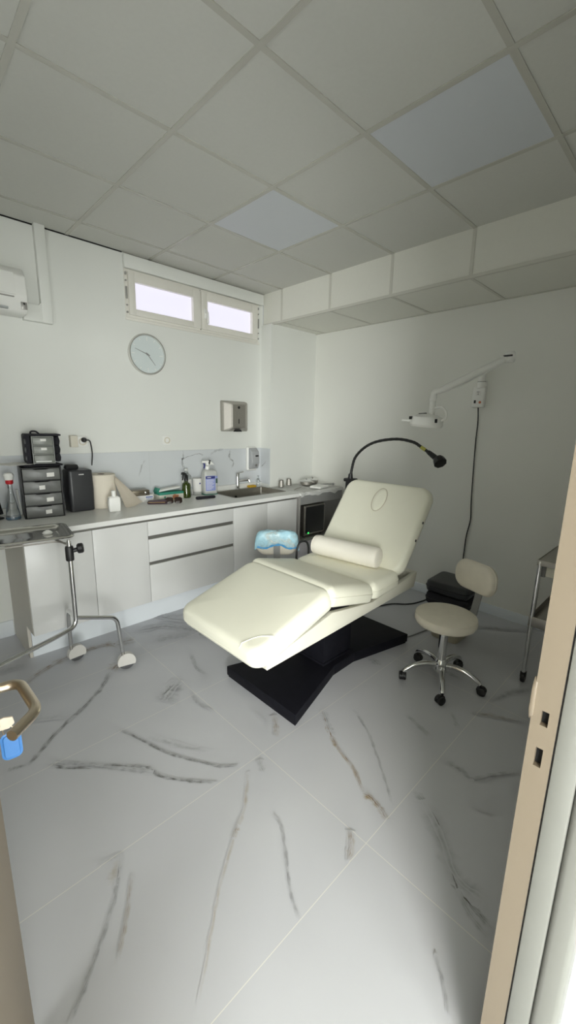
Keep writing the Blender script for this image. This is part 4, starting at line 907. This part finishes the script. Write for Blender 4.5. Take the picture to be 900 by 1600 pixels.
def slab(name, x0, z0, x1, z1, T, rc, re, W=.68, rb=.02, crown=.012, seam=True, sub=None):
    """cushion whose TOP centre line runs from (x0,z0) to (x1,z1)"""
    L = math.hypot(x1 - x0, z1 - z0); a = math.atan2(z1 - z0, x1 - x0)
    Mx = Matrix.Translation(((x0 + x1) / 2, YC, (z0 + z1) / 2)) @ Matrix.Rotation(-a, 4, 'Y') @ Matrix.Translation((0, 0, -T))
    bm = BM(); cushion(bm, L, W, T, rc, re, rb, crown, Mx, 9); o = part(name, bm, M['cream'], t)
    if seam:
        bm = BM(); out = [Mx @ Vector((x, y, T * .36)) for x, y in rrect(L + .004, W + .004, rc, 9)]
        tube(bm, out, .0032, 6, closed=True); part('piping', bm, M['cream'], o)
    return o, Mx, L
leg_o, LMx, LL = slab('leg_rest', 1.035, .549, 1.575, .722, .105, .075, .045, crown=.008)
slab('front_seat_cushion', 1.555, .732, 1.962, .640, .112, .045, .055, W=.685, seam=False, crown=.010)
slab('rear_seat_cushion', 1.945, .640, 2.235, .664, .105, .05, .05, W=.68, seam=False, crown=.008)
# stitched corner panel at the front near corner of the leg rest
bm = BM(); pts = []
for k in range(13):
    a = k / 12; x = -LL / 2 + .010 + .135 * (1 - a); y = -.34 + .012 + .115 * a
    pts.append(LMx @ Vector((x + .02 * math.sin(PI * a), y + .015 * math.sin(PI * a), .1075 - (.02 if k in (0, 12) else 0))))
tube(bm, pts, .0018, 6); part('corner_seam', bm, M['cream'], leg_o)
# backrest
bx0, bz0, bx1, bz1 = 2.180, .645, 2.552, 1.163
BL = math.hypot(bx1 - bx0, bz1 - bz0); ba = math.atan2(bz1 - bz0, bx1 - bx0)
BMx = Matrix.Translation(((bx0 + bx1) / 2, YC, (bz0 + bz1) / 2)) @ Matrix.Rotation(-ba, 4, 'Y') @ Matrix.Translation((0, 0, -.095))
bm = BM(); cushion(bm, BL, .69, .095, .085, .035, .03, .008, BMx, 10); bk = part('backrest', bm, M['cream'], t)
fcx, fcz = .165, .1045
def ell(a, b, z, n=40): return [BMx @ Vector((fcx + a * math.cos(2 * PI * i / n), b * math.sin(2 * PI * i / n), z)) for i in range(n)]
bm = BM(); vs = [bm.verts.new(p) for p in ell(.088, .050, .1035)]; v2 = [bm.verts.new(p) for p in ell(.084, .046, .1065)]; v3 = [bm.verts.new(p) for p in ell(.05, .026, .1085)]
for a, b in ((vs, v2), (v2, v3)):
    for i in range(40): bm.faces.new((a[i], a[(i + 1) % 40], b[(i + 1) % 40], b[i]))
bm.faces.new(v3); part('face_hole_plug', bm, M['cream'], bk)
bm = BM(); tube(bm, ell(.090, .052, .1032), .003, 6, closed=True); part('plug_seam', bm, M['cream_groove_shade'], bk, 'seam round the oval plug, groove shade in its colour')  # darker cream carries the shade of the groove round the plug
for sx_ in (.045, -.085):
    bm = BM(); lathe(bm, [(0, 0), (.009, 0), (.009, .002), (0, .002)], (0, 0, 0), 14, R90); xform(bm, BMx @ Matrix.Translation((sx_ + .03, -.3475, .05))); part('screw_hole', bm, M['black'], bk)
bm = BM(); box(bm, -BL / 2 + .05, BL / 2 - .06, -.30, .30, -.018, -.001, .003); xform(bm, BMx); part('back_board', bm, M['black'], bk)
# side rail and hoop on the far side
bm = BM(); tube(bm, bend_path([(1.72, 1.945, .640), (2.02, 1.975, .595), (2.035, 1.975, .60)], .01), .006, 8); tube(bm, smooth_path([(2.02, 1.972, .57), (2.028, 1.972, .67), (2.05, 1.972, .715), (2.09, 1.972, .722), (2.13, 1.972, .705), (2.148, 1.972, .66), (2.150, 1.972, .60)], 6), .0075, 12)
part('side_rail', bm, M['black'], t, 'dark metal rail with a hoop')
# bolster
t = thing('bolster', 'ivory roll cushion lying across the seat against the backrest of the cream chair', 'cushion', (2.14, 1.60, .66))
def bol(bm):
    prof = [(0, -.245), (.045, -.245), (.058, -.240), (.066, -.228), (.068, -.20), (.068, .20), (.066, .228), (.058, .240), (.045, .245), (0, .245)]
    lathe(bm, prof, (2.115, 1.605, .732), 36, Euler((PI / 2, 0, math.radians(8))).to_matrix().to_4x4())
bm = BM(); bol(bm); part('roll', bm, M['bolster'], t)
bm = BM()
Rb = Matrix.Translation((2.115, 1.605, .732)) @ Euler((PI / 2, 0, math.radians(8))).to_matrix().to_4x4()
for s in (-.236, .236): tube(bm, [Rb @ Vector((.0625 * math.cos(2 * PI * i / 32), .0625 * math.sin(2 * PI * i / 32), s)) for i in range(32)], .0022, 6, closed=True)
part('end_seam', bm, M['bolster'], t)

# gooseneck lamp clamped behind the backrest
t = thing('gooseneck_lamp', 'black gooseneck lamp clamped behind the top corner of the backrest and arching over it', 'lamp', (2.60, 1.95, 1.08))
bm = BM(); box(bm, 2.575, 2.63, 1.935, 1.992, 1.045, 1.135, .008); box(bm, 2.565, 2.64, 1.915, 2.005, 1.118, 1.145, .008); lathe(bm, [(0, 1.14), (.020, 1.14), (.016, 1.18), (0, 1.18)], (2.60, 1.962, 0), 16); part('clamp', bm, M['black'], t)
gp = smooth_path([(2.60, 1.962, 1.15), (2.60, 1.950, 1.23), (2.60, 1.922, 1.315), (2.60, 1.841, 1.392), (2.60, 1.731, 1.441), (2.60, 1.573, 1.464), (2.60, 1.447, 1.449), (2.60, 1.385, 1.420), (2.60, 1.325, 1.386)], 7)
bm = BM(); tube(bm, gp, [.0098 + .0012 * (i % 2) for i in range(len(gp))], 12); part('gooseneck', bm, M['black'], t)
bm = BM(); rod(bm, (2.60, 1.382, 1.4175), (2.60, 1.348, 1.399), .0118); part('label_band', bm, M['yellowband'], t, 'yellow-green label band')
bm = BM(); gd = Vector((0, -.07, -.045)).normalized(); q = gd.to_track_quat('Z', 'Y').to_matrix().to_4x4()
lathe(bm, [(0, -.01), (.014, -.01), (.017, .02), (.020, .075), (0, .075)], (2.60, 1.320, 1.383), 18, q)
qh = Vector((-.5, -.75, -.7)).normalized().to_track_quat('Z', 'Y').to_matrix().to_4x4()
lathe(bm, [(0, -.03), (.024, -.03), (.036, -.018), (.042, .015), (.042, .024), (.036, .026), (0, .022)], (2.598, 1.245, 1.335), 8, qh); part('lamp_head', bm, M['black'], t)

# ================================================================== STOOLS
def make_stool(name, label, loc, rz, seat_z, R, ring_rot, pad_w=.29, pad_h=.185, bar=None, casters=True):
    """local frame: seat centre on the z axis, backrest on +x"""
    t = thing(name, label, 'stool', loc, rz, 'wheeled stools')
    bm = BM(); th = .068
    lathe(bm, [(0, seat_z - th), (.150, seat_z - th), (.172, seat_z - th + .008), (.180, seat_z - .045), (.180, seat_z - .024), (.172, seat_z - .008), (.155, seat_z - .001), (.10, seat_z + .004), (0, seat_z + .006)], seg=56)
    st = part('seat', bm, M['stool_vinyl'], t, local=True)
    bm = BM(); tube(bm, [(.1745 * math.cos(2 * PI * i / 56), .1745 * math.sin(2 * PI * i / 56), seat_z - .010) for i in range(56)], .0022, 6, closed=True); part('seat_piping', bm, M['stool_vinyl'], st, local=True)
    bm = BM(); lathe(bm, [(0, .10), (.034, .10), (.034, .075), (.040, .070), (.040, .125), (.030, .145), (.026, .15), (.026, seat_z - .14), (.021, seat_z - .14), (.021, seat_z - .10), (.032, seat_z - .10), (.032, seat_z - th), (0, seat_z - th)], seg=24); part('gas_lift', bm, M['chrome'], t, local=True)
    for k in range(5):
        a = ring_rot + k * 2 * PI / 5; ca, sa = math.cos(a), math.sin(a)
        path = smooth_path([(.030 * ca, .030 * sa, .110), (.09 * ca, .09 * sa, .118), (.16 * ca, .16 * sa, .105), (R * .92 * ca, R * .92 * sa, .078), (R * ca, R * sa, .062)], 5)
        bm = BM(); tube(bm, path, [.019 - .007 * i / (len(path) - 1) for i in range(len(path))], 12, sx=1.0); lg = part('leg', bm, M['chrome'], t, local=True)
        bm = BM(); wx, wy = R * ca, R * sa; b = a + 1.1 + k * .9; ax = Vector((math.cos(b), math.sin(b), 0)); tr = Vector((-ax.y, ax.x, 0)) * .012
        for s in (-1, 1):
            c = Vector((wx, wy, .0255)) + tr + ax * .013 * s
            lathe(bm, [(0, -.008), (.021, -.008), (.0255, -.005), (.0255, .005), (.021, .008), (0, .008)], c, 20, ax.to_track_quat('Z', 'Y').to_matrix().to_4x4())
        c = Vector((wx, wy, .03)) + tr * .6; rod(bm, c - ax * .006, c + ax * .006, .026, 18); rod(bm, (wx, wy, .035), (wx, wy, .066), .008, 10)
        part('caster', bm, M['black'], lg, local=True)
    # back bar: flat strap from under the seat, out and up
    bm = BM(); w2 = .024; pts = bend_path([(.02, 0, seat_z - .074), (.225, 0, seat_z - .078), (.262, 0, seat_z + .10), (.272, 0, seat_z + .20)] if bar is None else bar, .05, 6)
    rows = []
    for i, p in enumerate(pts):
        tt = (pts[min(i + 1, len(pts) - 1)] - pts[max(i - 1, 0)]).normalized(); n = Vector((-tt.z, 0, tt.x)) * .004
        rows.append([bm.verts.new(v) for v in (p + n + Vector((0, w2, 0)), p + n - Vector((0, w2, 0)), p - n - Vector((0, w2, 0)), p - n + Vector((0, w2, 0)))])
    for a, b in zip(rows, rows[1:]):
        for k in range(4): bm.faces.new((a[k], a[(k + 1) % 4], b[(k + 1) % 4], b[k]))
    bm.faces.new(rows[0]); bm.faces.new(rows[-1][::-1]); part('back_bar', bm, M['graymetal'], t, local=True)
    # curved backrest pad
    bm = BM(); px_, pz_ = pts[-1].x - .02, pts[-1].z
    cushion(bm, pad_w, pad_h, .062, .075, .028, .022, .008, None, 10)
    for v in bm.verts:
        x, y, z = v.co; v.co = Vector((px_ - z + .03 - .55 * x * x - .03, x, pz_ + y))
    bp = part('backrest', bm, M['stool_vinyl'], t, local=True)
    return t, (px_, pz_)
s1, _ = make_stool('swivel_stool', 'white round wheeled stool on a chrome star base, standing right of the cream chair', (2.30, .965, 0), math.radians(-20), .452, .232, math.radians(-7 + 20 + 0))
blue, (bpx, bpz) = make_stool('swivel_stool', 'wheeled stool behind the cream chair, only its film-covered backrest showing', (2.17, 2.345, 0), math.radians(228), .425, .23, .3, pad_w=.31, pad_h=.175, bar=bend_path([Vector((.02, 0, .351)), Vector((.225, 0, .347)), Vector((.262, 0, .52)), Vector((.274, 0, .672))], .05, 6))
# blue film over that backrest: a thing of its own, lower edge gathered above the strut
t = thing('plastic_cover', 'crumpled light-blue plastic film pulled over the stool backrest beside the cream chair', 'cover', (2.17, 2.345, 0), math.radians(228))
bm = BM(); rows = []; nu, nv = 36, 22
for i in range(nu + 1):
    u = -1 + 2 * i / nu; y = .166 * u; cv = -.55 * y * y
    top = bpz + .104 * (1 - abs(u) ** 5) ** .4 - .004; hem = bpz - .012 + .020 * math.cos(y * 34) - .055 * abs(u) ** 6
    top = max(top, hem + .012); rr_ = .030
    prof = [(bpx + .013, hem), (bpx + .015, hem + (top - hem) * .35), (bpx + .015, hem + (top - hem) * .7), (bpx + .002, top - .004), (bpx - .028, top + .003), (bpx - .058, top - .006), (bpx - .076, top - (top - hem) * .35), (bpx - .080, hem - .02)]
    path = smooth_path([(a, 0, b) for a, b in prof], 3); row = []
    for q, p in enumerate(path):
        wob = .0035 * math.sin(y * 70 + q * .9) + .0025 * math.sin(q * 1.7 - y * 40)
        row.append(bm.verts.new((p.x + cv + abs(wob), y, p.z + wob * .6)))
    rows.append(row)
for a, b in zip(rows, rows[1:]):
    for q in range(len(a) - 1): bm.faces.new((a[q], a[q + 1], b[q + 1], b[q]))
part('film', bm, M['blue_film'], t, local=True, angle=60)
bm = BM(); hp = smooth_path([(bpx + .004, -.148, bpz - .020), (bpx + .014, -.08, bpz - .026), (bpx + .027, -.03, bpz - .002), (bpx + .030, .03, bpz + .004), (bpx + .016, .085, bpz - .026), (bpx + .006, .145, bpz - .022)], 6); tube(bm, hp, [.006 + .002 * math.sin(i * 1.3) for i in range(len(hp))], 8); part('gathered_hem', bm, mat('deep_blue_film', S(80, 165, 225), .3), t, local=True)

# bin with black cases on top, behind the stool
t = thing('waste_bin', 'beige plastic bin on the floor behind the white stool, under the black pads', 'bin', (2.90, 1.19, 0))
bm = BM(); prism(bm, rr := [(x + 2.90, y + 1.18) for x, y in rrect(.26, .24, .05, 5)], 'z', 0, .265, .006)
for v in bm.verts:
    k = .86 + .14 * v.co.z / .265; v.co.x = 2.90 + (v.co.x - 2.90) * k; v.co.y = 1.18 + (v.co.y - 1.18) * k
part('body', bm, M['bin'], t)
bm = BM(); tube(bm, [(2.90 + x * 1.01, 1.18 + y * 1.01, .255) for x, y in rrect(.26, .24, .05, 5)], .006, 8, closed=True); part('rim', bm, M['bin'], t)
for q, (z, lab) in enumerate(((.2655, 'black padded case lying on the beige bin, under another one'), (.356, 'black padded case on top of the pile on the beige bin'))):
    t = thing('black_case', lab, 'case', (2.91, 1.19, z), 0, 'black padded cases')
    bm = BM(); cushion(bm, .30, .31, .086, .045, .022, .018, .002, Matrix.Translation((2.91, 1.19, z)) @ Matrix.Rotation(.10 - q * .06, 4, 'Z')); part('body', bm, M['charcoal'] if q else M['softblack'], t)
    bm = BM(); Mq = Matrix.Translation((2.91, 1.19, z + .045)) @ Matrix.Rotation(.10 - q * .06, 4, 'Z'); tube(bm, [Mq @ Vector((x, y, 0)) for x, y in rrect(.306, .316, .046, 6)], .004, 6, closed=True); part('zip', bm, M['black'], t)
    bc = bc if q else t
bm = BM(); tube(bm, smooth_path([(2.748, 1.05, .29), (2.742, 1.035, .275), (2.75, 1.02, .268)], 5), .006, 8); part('strap', bm, M['red'], bc, 'red strap end')

# ================================================================== STEEL INSTRUMENT STAND, LEFT
t = thing('instrument_stand', 'wheeled steel tray stand on the left in front of the white base cabinets', 'instrument stand', (.642, 2.35, 0))
px, py = .642, 2.350
bm = BM(); tube(bm, bend_path([(px, py, .905), (px, py, .41), (.535, 2.305, .405), (-.20, 2.02, .39)], .06, 8), .0125, 16); part('frame_tube', bm, M['chrome'], t)
bm = BM(); rod(bm, (px, py, .80), (px, py, .915), .0085); part('inner_rod', bm, M['chrome'], t)
def leg(p, q, cast, hood_dir):
    bm = BM(); tube(bm, bend_path([(px, py, .462), p, q], .05, 7), .0125, 16); l = part('leg', bm, M['chrome'], t)
    cx_, cy_ = cast; h = Vector((*hood_dir, 0)).normalized(); sd = Vector((-h.y, h.x, 0))
    bm = BM(); lathe(bm, [(0, -.012), (.046, -.012), (.050, -.008), (.050, .008), (.046, .012), (0, .012)], (cx_, cy_, .050), 28, sd.to_track_quat('Z', 'Y').to_matrix().to_4x4()); cs = part('caster', bm, M['rubber'], l)
    bm = BM()
    for s in (-1, 1):
        pts = [Vector((math.cos(a) * .055, math.sin(a) * .057)) for a in [PI * (-.13 + 1.26 * i / 14) for i in range(15)]]
        lo_ = [bm.verts.new(Vector((cx_, cy_, .052)) + h * u.x + Vector((0, 0, u.y)) + sd * .016 * s) for u in pts]
        bm.faces.new(lo_ if s > 0 else lo_[::-1])
        if s < 0: first = lo_
        else:
            for i in range(14): bm.faces.new((first[i], first[i + 1], lo_[i + 1], lo_[i]))
    part('caster_hood', bm, M['casterhood'], l)
    bm = BM(); rod(bm, (q[0], q[1], .095), (q[0], q[1], q[2] + .01), .010); part('caster_stem', bm, M['steel'], l)
leg((.882, 2.392, .368), (.905, 2.392, .125), (.925, 2.394, ), (-.9, .2))
leg((.688, 2.675, .38), (.692, 2.692, .125), (.725, 2.705), (-.95, -.1))
bm = BM(); lathe(bm, [(0, .80), (.020, .80), (.021, .806), (.021, .872), (.018, .880), (0, .880)], (px, py, 0), 20); rod(bm, (px, py, .85), (px + .05, py - .01, .858), .012); part('clamp_collar', bm, M['black'], t)
bm = BM(); kq = Vector((.9, -.35, .1)).normalized().to_track_quat('Z', 'Y').to_matrix().to_4x4(); lathe(bm, [(0, 0), (.022, 0), (.0275, .006), (.0275, .026), (.022, .032), (0, .034)], (px + .036, py - .012, .862), 10, kq); part('clamp_knob', bm, M['black'], t)
# tray, turned 8 degrees
TRM = Matrix.Translation((.405, 2.592, .925)) @ Matrix.Rotation(math.radians(-8), 4, 'Z')
tl, tw = .60, .355
bm = BM(); spec = ((0, -.004, .03), (.004, .004, .03), (.014, .004, .03), (.028, -.006, .03), (.040, -.017, .03), (.055, -.020, .02))
rings = [[bm.verts.new((x, y, z)) for x, y in rrect(tl - 2 * i, tw - 2 * i, .035, 6)] for i, z, _ in spec]
for a, b in zip(rings, rings[1:]):
    for q in range(len(a)): bm.faces.new((a[q], a[(q + 1) % len(a)], b[(q + 1) % len(a)], b[q]))
bm.faces.new(rings[-1]); bmesh.ops.recalc_face_normals(bm, faces=bm.faces); bmesh.ops.solidify(bm, geom=bm.faces[:], thickness=-.0015); xform(bm, TRM); tr = part('tray', bm, M['tray'], t)
bm = BM(); tube(bm, [TRM @ Vector((x, y, -.002)) for x, y in rrect(tl + .006, tw + .006, .038, 6)], .0055, 8, closed=True); part('tray_rim', bm, M['tray'], tr)
bm = BM(); tube(bm, bend_path([(px, py, .900), (px - .01, py + .02, .890), TRM @ Vector((.20, -.02, -.0265)), TRM @ Vector((-.28, -.02, -.0265))], .02), .0055, 8); tube(bm, bend_path([(px, py, .893), TRM @ Vector((.22, -.14, -.0265)), TRM @ Vector((-.28, -.145, -.0265))], .03), .005, 8); part('tray_holder', bm, M['steel'], t)
bm = BM(); cushion(bm, .045, .035, .018, .012, .008, .004, .006, Matrix.Translation(TRM @ Vector((.195, .02, -.0193)))); solo('cotton_ball', bm, M['towel'], 'small crumpled white swab at the right end of the steel tray', 'swab')

# ================================================================== STEEL TROLLEY, RIGHT
t = thing('steel_trolley', 'steel two-tier trolley on casters at the right edge by the door frame', 'trolley', (2.92, .42, 0))
lx0, lx1, ly0, ly1, ztop = 2.665, 3.20, .235, .600, .80
for (x, y) in ((lx0, ly1), (lx1, ly1), (lx0, ly0), (lx1, ly0)):
    bm = BM(); rod(bm, (x, y, .075), (x, y, ztop - .004), .0125, 18); l = part('leg', bm, M['chrome'], t)
    bm = BM(); lathe(bm, [(0, -.010), (.030, -.010), (.034, -.006), (.034, .006), (.030, .010), (0, .010)], (x + .012, y, .034), 24, R90); box(bm, x - .012, x + .020, y - .016, y + .016, .036, .078, .006); part('caster', bm, M['black'], l)
for z, nm in ((ztop, 'top_tray'), (.415, 'shelf')):
    bm = BM(); box(bm, lx0 - .01, lx1 + .01, ly0 - .01, ly1 + .012, z - .006, z, .002)
    for a in ((lx0 - .012, lx0 - .008, ly0 - .012, ly1 + .014), (lx1 + .008, lx1 + .012, ly0 - .012, ly1 + .014), (lx0 - .01, lx1 + .01, ly1 + .010, ly1 + .014), (lx0 - .01, lx1 + .01, ly0 - .012, ly0 - .008)): box(bm, *a, z - .03, z + (.004 if z > .5 else .035), .0015)
    part(nm, bm, M['steel_dk'], t)
bm = BM(); box(bm, lx0 + .02, lx1 - .02, ly1 - .03, ly1 - .012, ztop - .085, ztop - .035, .002); box(bm, lx0 + .018, lx0 + .030, ly0, ly1 - .03, ztop - .095, ztop - .035, .002); part('apron', bm, M['cream_frame'], t, 'pale drawer front under the top')
bm = BM(); box(bm, lx0 + .010, lx0 + .026, ly1 - .030, ly1 - .008, ztop - .10, ztop - .03, .002); part('bracket', bm, M['grey_metal'], t)

# ================================================================== MAGNIFIER LAMP ON THE RIGHT WALL
t = thing('magnifier_lamp', 'white articulated magnifier lamp reaching out from its box on the right wall', 'lamp', (WX, 1.39, 1.71))
bm = BM(); box(bm, WX - .045, WX, 1.343, 1.440, 1.715, 1.880, .008, 3); part('wall_box', bm, M['plastic_white'], t)
bm = BM(); lathe(bm, [(0, 1.865), (.030, 1.865), (.030, 1.915), (.026, 1.920), (.026, 1.985), (.032, 1.99), (.032, 2.01), (0, 2.012)], (WX - .045, 1.375, 0), 22); box(bm, WX - .045, WX, 1.345, 1.405, 1.88, 1.92, .004); pv = part('pivot', bm, M['plastic_white'], t)
bm = BM(); tube(bm, [(WX - .045 + .0305 * math.cos(2 * PI * i / 20), 1.375 + .0305 * math.sin(2 * PI * i / 20), 1.912) for i in range(20)], .002, 6, closed=True); part('pivot_ring', bm, M['grey_metal'], pv)
bm = BM(); box(bm, WX - .049, WX - .044, 1.405, 1.420, 1.748, 1.772, .001); part('switch', bm, M['black'], t)
bm = BM(); lathe(bm, [(0, 0), (.010, 0), (.010, .004), (0, .005)], (WX - .044, 1.372, 1.755), 14, Matrix.Rotation(-PI / 2, 4, 'Y')); part('indicator', bm, M['red_switch'], t, 'orange power switch')
bm = BM(); box(bm, WX - .0455, WX - .0445, 1.372, 1.412, 1.808, 1.842, .0); part('sticker', bm, M['paper'], t)
bm = BM(); box(bm, WX - .0462, WX - .0456, 1.385, 1.403, 1.833, 1.838); box(bm, WX - .0462, WX - .0456, 1.389, 1.396, 1.815, 1.825); part('sticker_print', bm, M['grey_metal'], t)
E1 = Vector((2.90, .99, 1.995)); P1_ = Vector((WX - .045, 1.375, 1.995)); E2 = Vector((2.62, 1.322, 1.770))
bm = BM(); d = (E1 - P1_).normalized(); u = Vector((0, 0, .014))
tube(bm, [P1_, P1_.lerp(E1, .5), E1], [.020, .018, .018], 14); part('rear_arm', bm, M['plastic_white'], t)
bm = BM(); lathe(bm, [(0, -.034), (.024, -.034), (.030, -.026), (.030, .022), (.022, .032), (0, .034)], E1, 20); tube(bm, [E1 + Vector((.01, -.025, 0)), E1 + Vector((-.02, .05, -.016))], .026, 14); el = part('elbow', bm, M['plastic_white'], t)
bm = BM(); box(bm, E1.x - .034, E1.x - .028, E1.y - .024, E1.y + .030, E1.z - .002, E1.z + .008, .001); part('slot', bm, M['black'], el)
bm = BM(); dv = (E2 - E1); tube(bm, [E1 + dv * .08, E1 + dv * .16, E1 + dv * .85, E1 + dv * .95], [.020, .023, .023, .018], 16); fa = part('front_arm', bm, M['plastic_white'], t)
bm = BM(); nn = Vector((0, 0, -.020)); box(bm, *[v for k in range(3) for v in ((E1 + dv * .16)[k] - .006, (E1 + dv * .16)[k] + .006)]); xform(bm, Matrix.Translation((-.016, 0, -.012))); part('knob', bm, M['hinge'], fa)
bm = BM(); tube(bm, [E1 + dv * .13 + nn * 1.2, E1 + dv * .55 + nn * 1.7, E1 + dv * .86 + nn * 1.2], .004, 8); part('tension_rod', bm, M['plastic_white'], fa)
HX, HY, HZ = 2.62, 1.385, 1.585
bm = BM(); tube(bm, bend_path([E1 + dv * .93, E2 + Vector((0, .014, .008)), E2 + Vector((0, .016, -.05))], .03, 6), .019, 16); part('wrist', bm, M['plastic_white'], t)
bm = BM(); lathe(bm, [(0, 0), (.017, 0), (.019, .004), (.019, .095), (.022, .098), (.022, .120), (0, .12)], (E2.x, E2.y + .016, 1.622), 20); part('stem', bm, M['plastic_white'], t)
HM = Matrix.Translation((HX, HY - .015, HZ)) @ Matrix.Rotation(math.radians(4), 4, 'X')
bm = BM(); lathe(bm, [(.062, -.030), (.095, -.033), (.106, -.020), (.106, .006), (.098, .030), (.066, .046), (.022, .053), (0, .053)], (0, 0, 0), 44); xform(bm, HM); hd = part('lamp_head', bm, M['plastic_white'], t)
bm = BM(); lathe(bm, [(0, -.012), (.060, -.016), (.062, -.008), (0, -.002)], (0, 0, 0), 36); xform(bm, HM); part('lens', bm, M['clear'], hd)
bm = BM(); prism(bm, [(.085, -.022), (.16, -.016), (.165, 0), (.16, .016), (.085, .022)], 'z', -.006, .006, .003); xform(bm, HM @ Matrix.Rotation(math.radians(110), 4, 'Z')); part('head_handle', bm, M['plastic_white'], hd)
bm = BM(); tube(bm, smooth_path([(HX, 1.325, 1.672), (HX, 1.275, 1.678), (HX, 1.243, 1.650), (HX, 1.240, 1.612), (HX, 1.272, 1.588)], 6), .0085, 12); part('yoke', bm, M['plastic_white'], t)
bm = BM(); box(bm, HX - .085, HX - .07, 1.435, 1.455, 1.600, 1.620, .003); part('black_knob', bm, M['black'], hd)
bm = BM(); rod(bm, (HX - .02, 1.420, 1.637), (HX - .02, 1.365, 1.640), .004, 8); part('top_clip', bm, M['black'], hd)
bm = BM(); box(bm, HX - .06, HX - .05, 1.268, 1.284, 1.578, 1.603, .003); part('side_knob', bm, M['black'], hd)
bm = BM(); tube(bm, smooth_path([(WX - .02, 1.392, 1.722), (WX - .008, 1.385, 1.60), (WX - .008, 1.385, 1.442), (WX - .008, 1.376, 1.177), (WX - .008, 1.365, .933), (WX - .008, 1.354, .784), (WX - .008, 1.373, .64), (WX - .008, 1.377, .49), (WX - .015, 1.376, .33), (WX - .02, 1.37, .10), (WX - .05, 1.36, .006), (3.30, 1.40, .005)], 6), .0048, 8)
solo('power_cable', bm, M['black'], 'black cable hanging down the right wall from the magnifier lamp box', 'cable')
bm = BM(); tube(bm, smooth_path([(2.30, 1.80, .006), (2.70, 1.86, .006), (3.02, 1.79, .006), (3.15, 1.68, .006), (3.27, 1.63, .006), (3.46, 1.60, .006)], 7), .0055, 8); solo('power_cable', bm, M['black'], 'black cable running on the floor from under the chair to the right wall', 'cable')
bm = BM(); tube(bm, smooth_path([(2.555, 1.40, .006), (2.66, 1.365, .006), (2.76, 1.345, .006), (2.86, 1.325, .006)], 6), .004, 8); solo('power_cable', bm, M['grey_metal'], 'short thin cable on the floor between the chair base and the beige bin', 'cable')

# ================================================================== LIGHT AND CAMERA
def area(name, loc, rot, sx, sy, power, col, spread=PI):
    l = bpy.data.lights.new(name, 'AREA'); l.shape = 'RECTANGLE'; l.size = sx; l.size_y = sy; l.energy = power; l.color = col; l.spread = spread
    o = bpy.data.objects.new(name, l); C.objects.link(o); o.location = loc; o.rotation_euler = rot; return o
# added far fill for the back wall, then the inferred hall daylight behind the camera
area('hall_far_fill_light', (-1.1, -5.9, 1.1), (math.radians(90), 0, 0), 2.2, 1.9, 270, (.95, .975, .94))
area('hall_daylight', (-2.0, -2.65, 1.40), (math.radians(90), 0, math.radians(-39)), 1.7, 2.2, 385, (.95, .975, .94))
# warm ceiling lamp in the hall
area('hall_lamp', (.0, -.55, 2.76), (0, 0, 0), .3, .3, 5, (1.0, .72, .45))
# added fill light at the room's left wall, no source known there
area('room_fill_light', (LX + .03, .60, 1.5), (0, math.radians(-90), math.radians(20)), 1.7, .7, 22, (.95, .975, .94))
# made-up frames added around the area lights (room's left wall, mid hall, hall end)
def light_frame(name, loc, rot, wd, ht):
    bm = BM()
    for a in ((-wd / 2 - .07, -wd / 2, -ht / 2 - .07, ht / 2 + .07), (wd / 2, wd / 2 + .07, -ht / 2 - .07, ht / 2 + .07), (-wd / 2, wd / 2, -ht / 2 - .07, -ht / 2), (-wd / 2, wd / 2, ht / 2, ht / 2 + .07)): box(bm, a[0], a[1], a[2], a[3], -.02, .025, .004)
    xform(bm, Matrix.Translation(loc) @ Euler(rot).to_matrix().to_4x4()); struct(name, bm, M['frame'])
light_frame('light_frame_room', (LX + .03, .60, 1.5), (0, math.radians(-90), math.radians(20)), 1.7, .7)
light_frame('light_frame_hall', (-2.0, -2.65, 1.40), (math.radians(90), 0, math.radians(-39)), 1.7, 2.2)
light_frame('light_frame_hall_far', (-1.1, -5.9, 1.1), (math.radians(90), 0, 0), 2.2, 1.9)
w = bpy.data.worlds.new('sky'); bpy.context.scene.world = w; w.use_nodes = True
w.node_tree.nodes['Background'].inputs[0].default_value = (.86, .92, 1.0, 1); w.node_tree.nodes['Background'].inputs[1].default_value = .35

cam = bpy.data.cameras.new('camera'); co = bpy.data.objects.new('camera', cam); C.objects.link(co)
f_px, yaw, pitch, roll = 639.835, 0.774362, 0.209956, 0.020332
fw = Vector((math.sin(yaw) * math.cos(pitch), math.cos(yaw) * math.cos(pitch), -math.sin(pitch)))
rt = Vector((math.cos(yaw), -math.sin(yaw), 0)); up = rt.cross(fw)
r2 = rt * math.cos(roll) + up * math.sin(roll); u2 = up * math.cos(roll) - rt * math.sin(roll)
co.matrix_world = Matrix(((r2.x, u2.x, -fw.x, 0), (r2.y, u2.y, -fw.y, 0), (r2.z, u2.z, -fw.z, 1.548), (0, 0, 0, 1)))
cam.sensor_fit = 'HORIZONTAL'; cam.sensor_width = 36; cam.lens = f_px / 900 * 36; cam.clip_start = .02; cam.clip_end = 60
sc = bpy.context.scene; sc.camera = co
vs = sc.view_settings; vs.view_transform = 'Standard'; vs.look = 'None'; vs.exposure = .10; vs.gamma = 1; vs.use_curve_mapping = False
sc.cycles.use_denoising = True; sc.cycles.max_bounces = 12; sc.cycles.diffuse_bounces = 6; sc.cycles.glossy_bounces = 6; sc.cycles.sample_clamp_indirect = 6
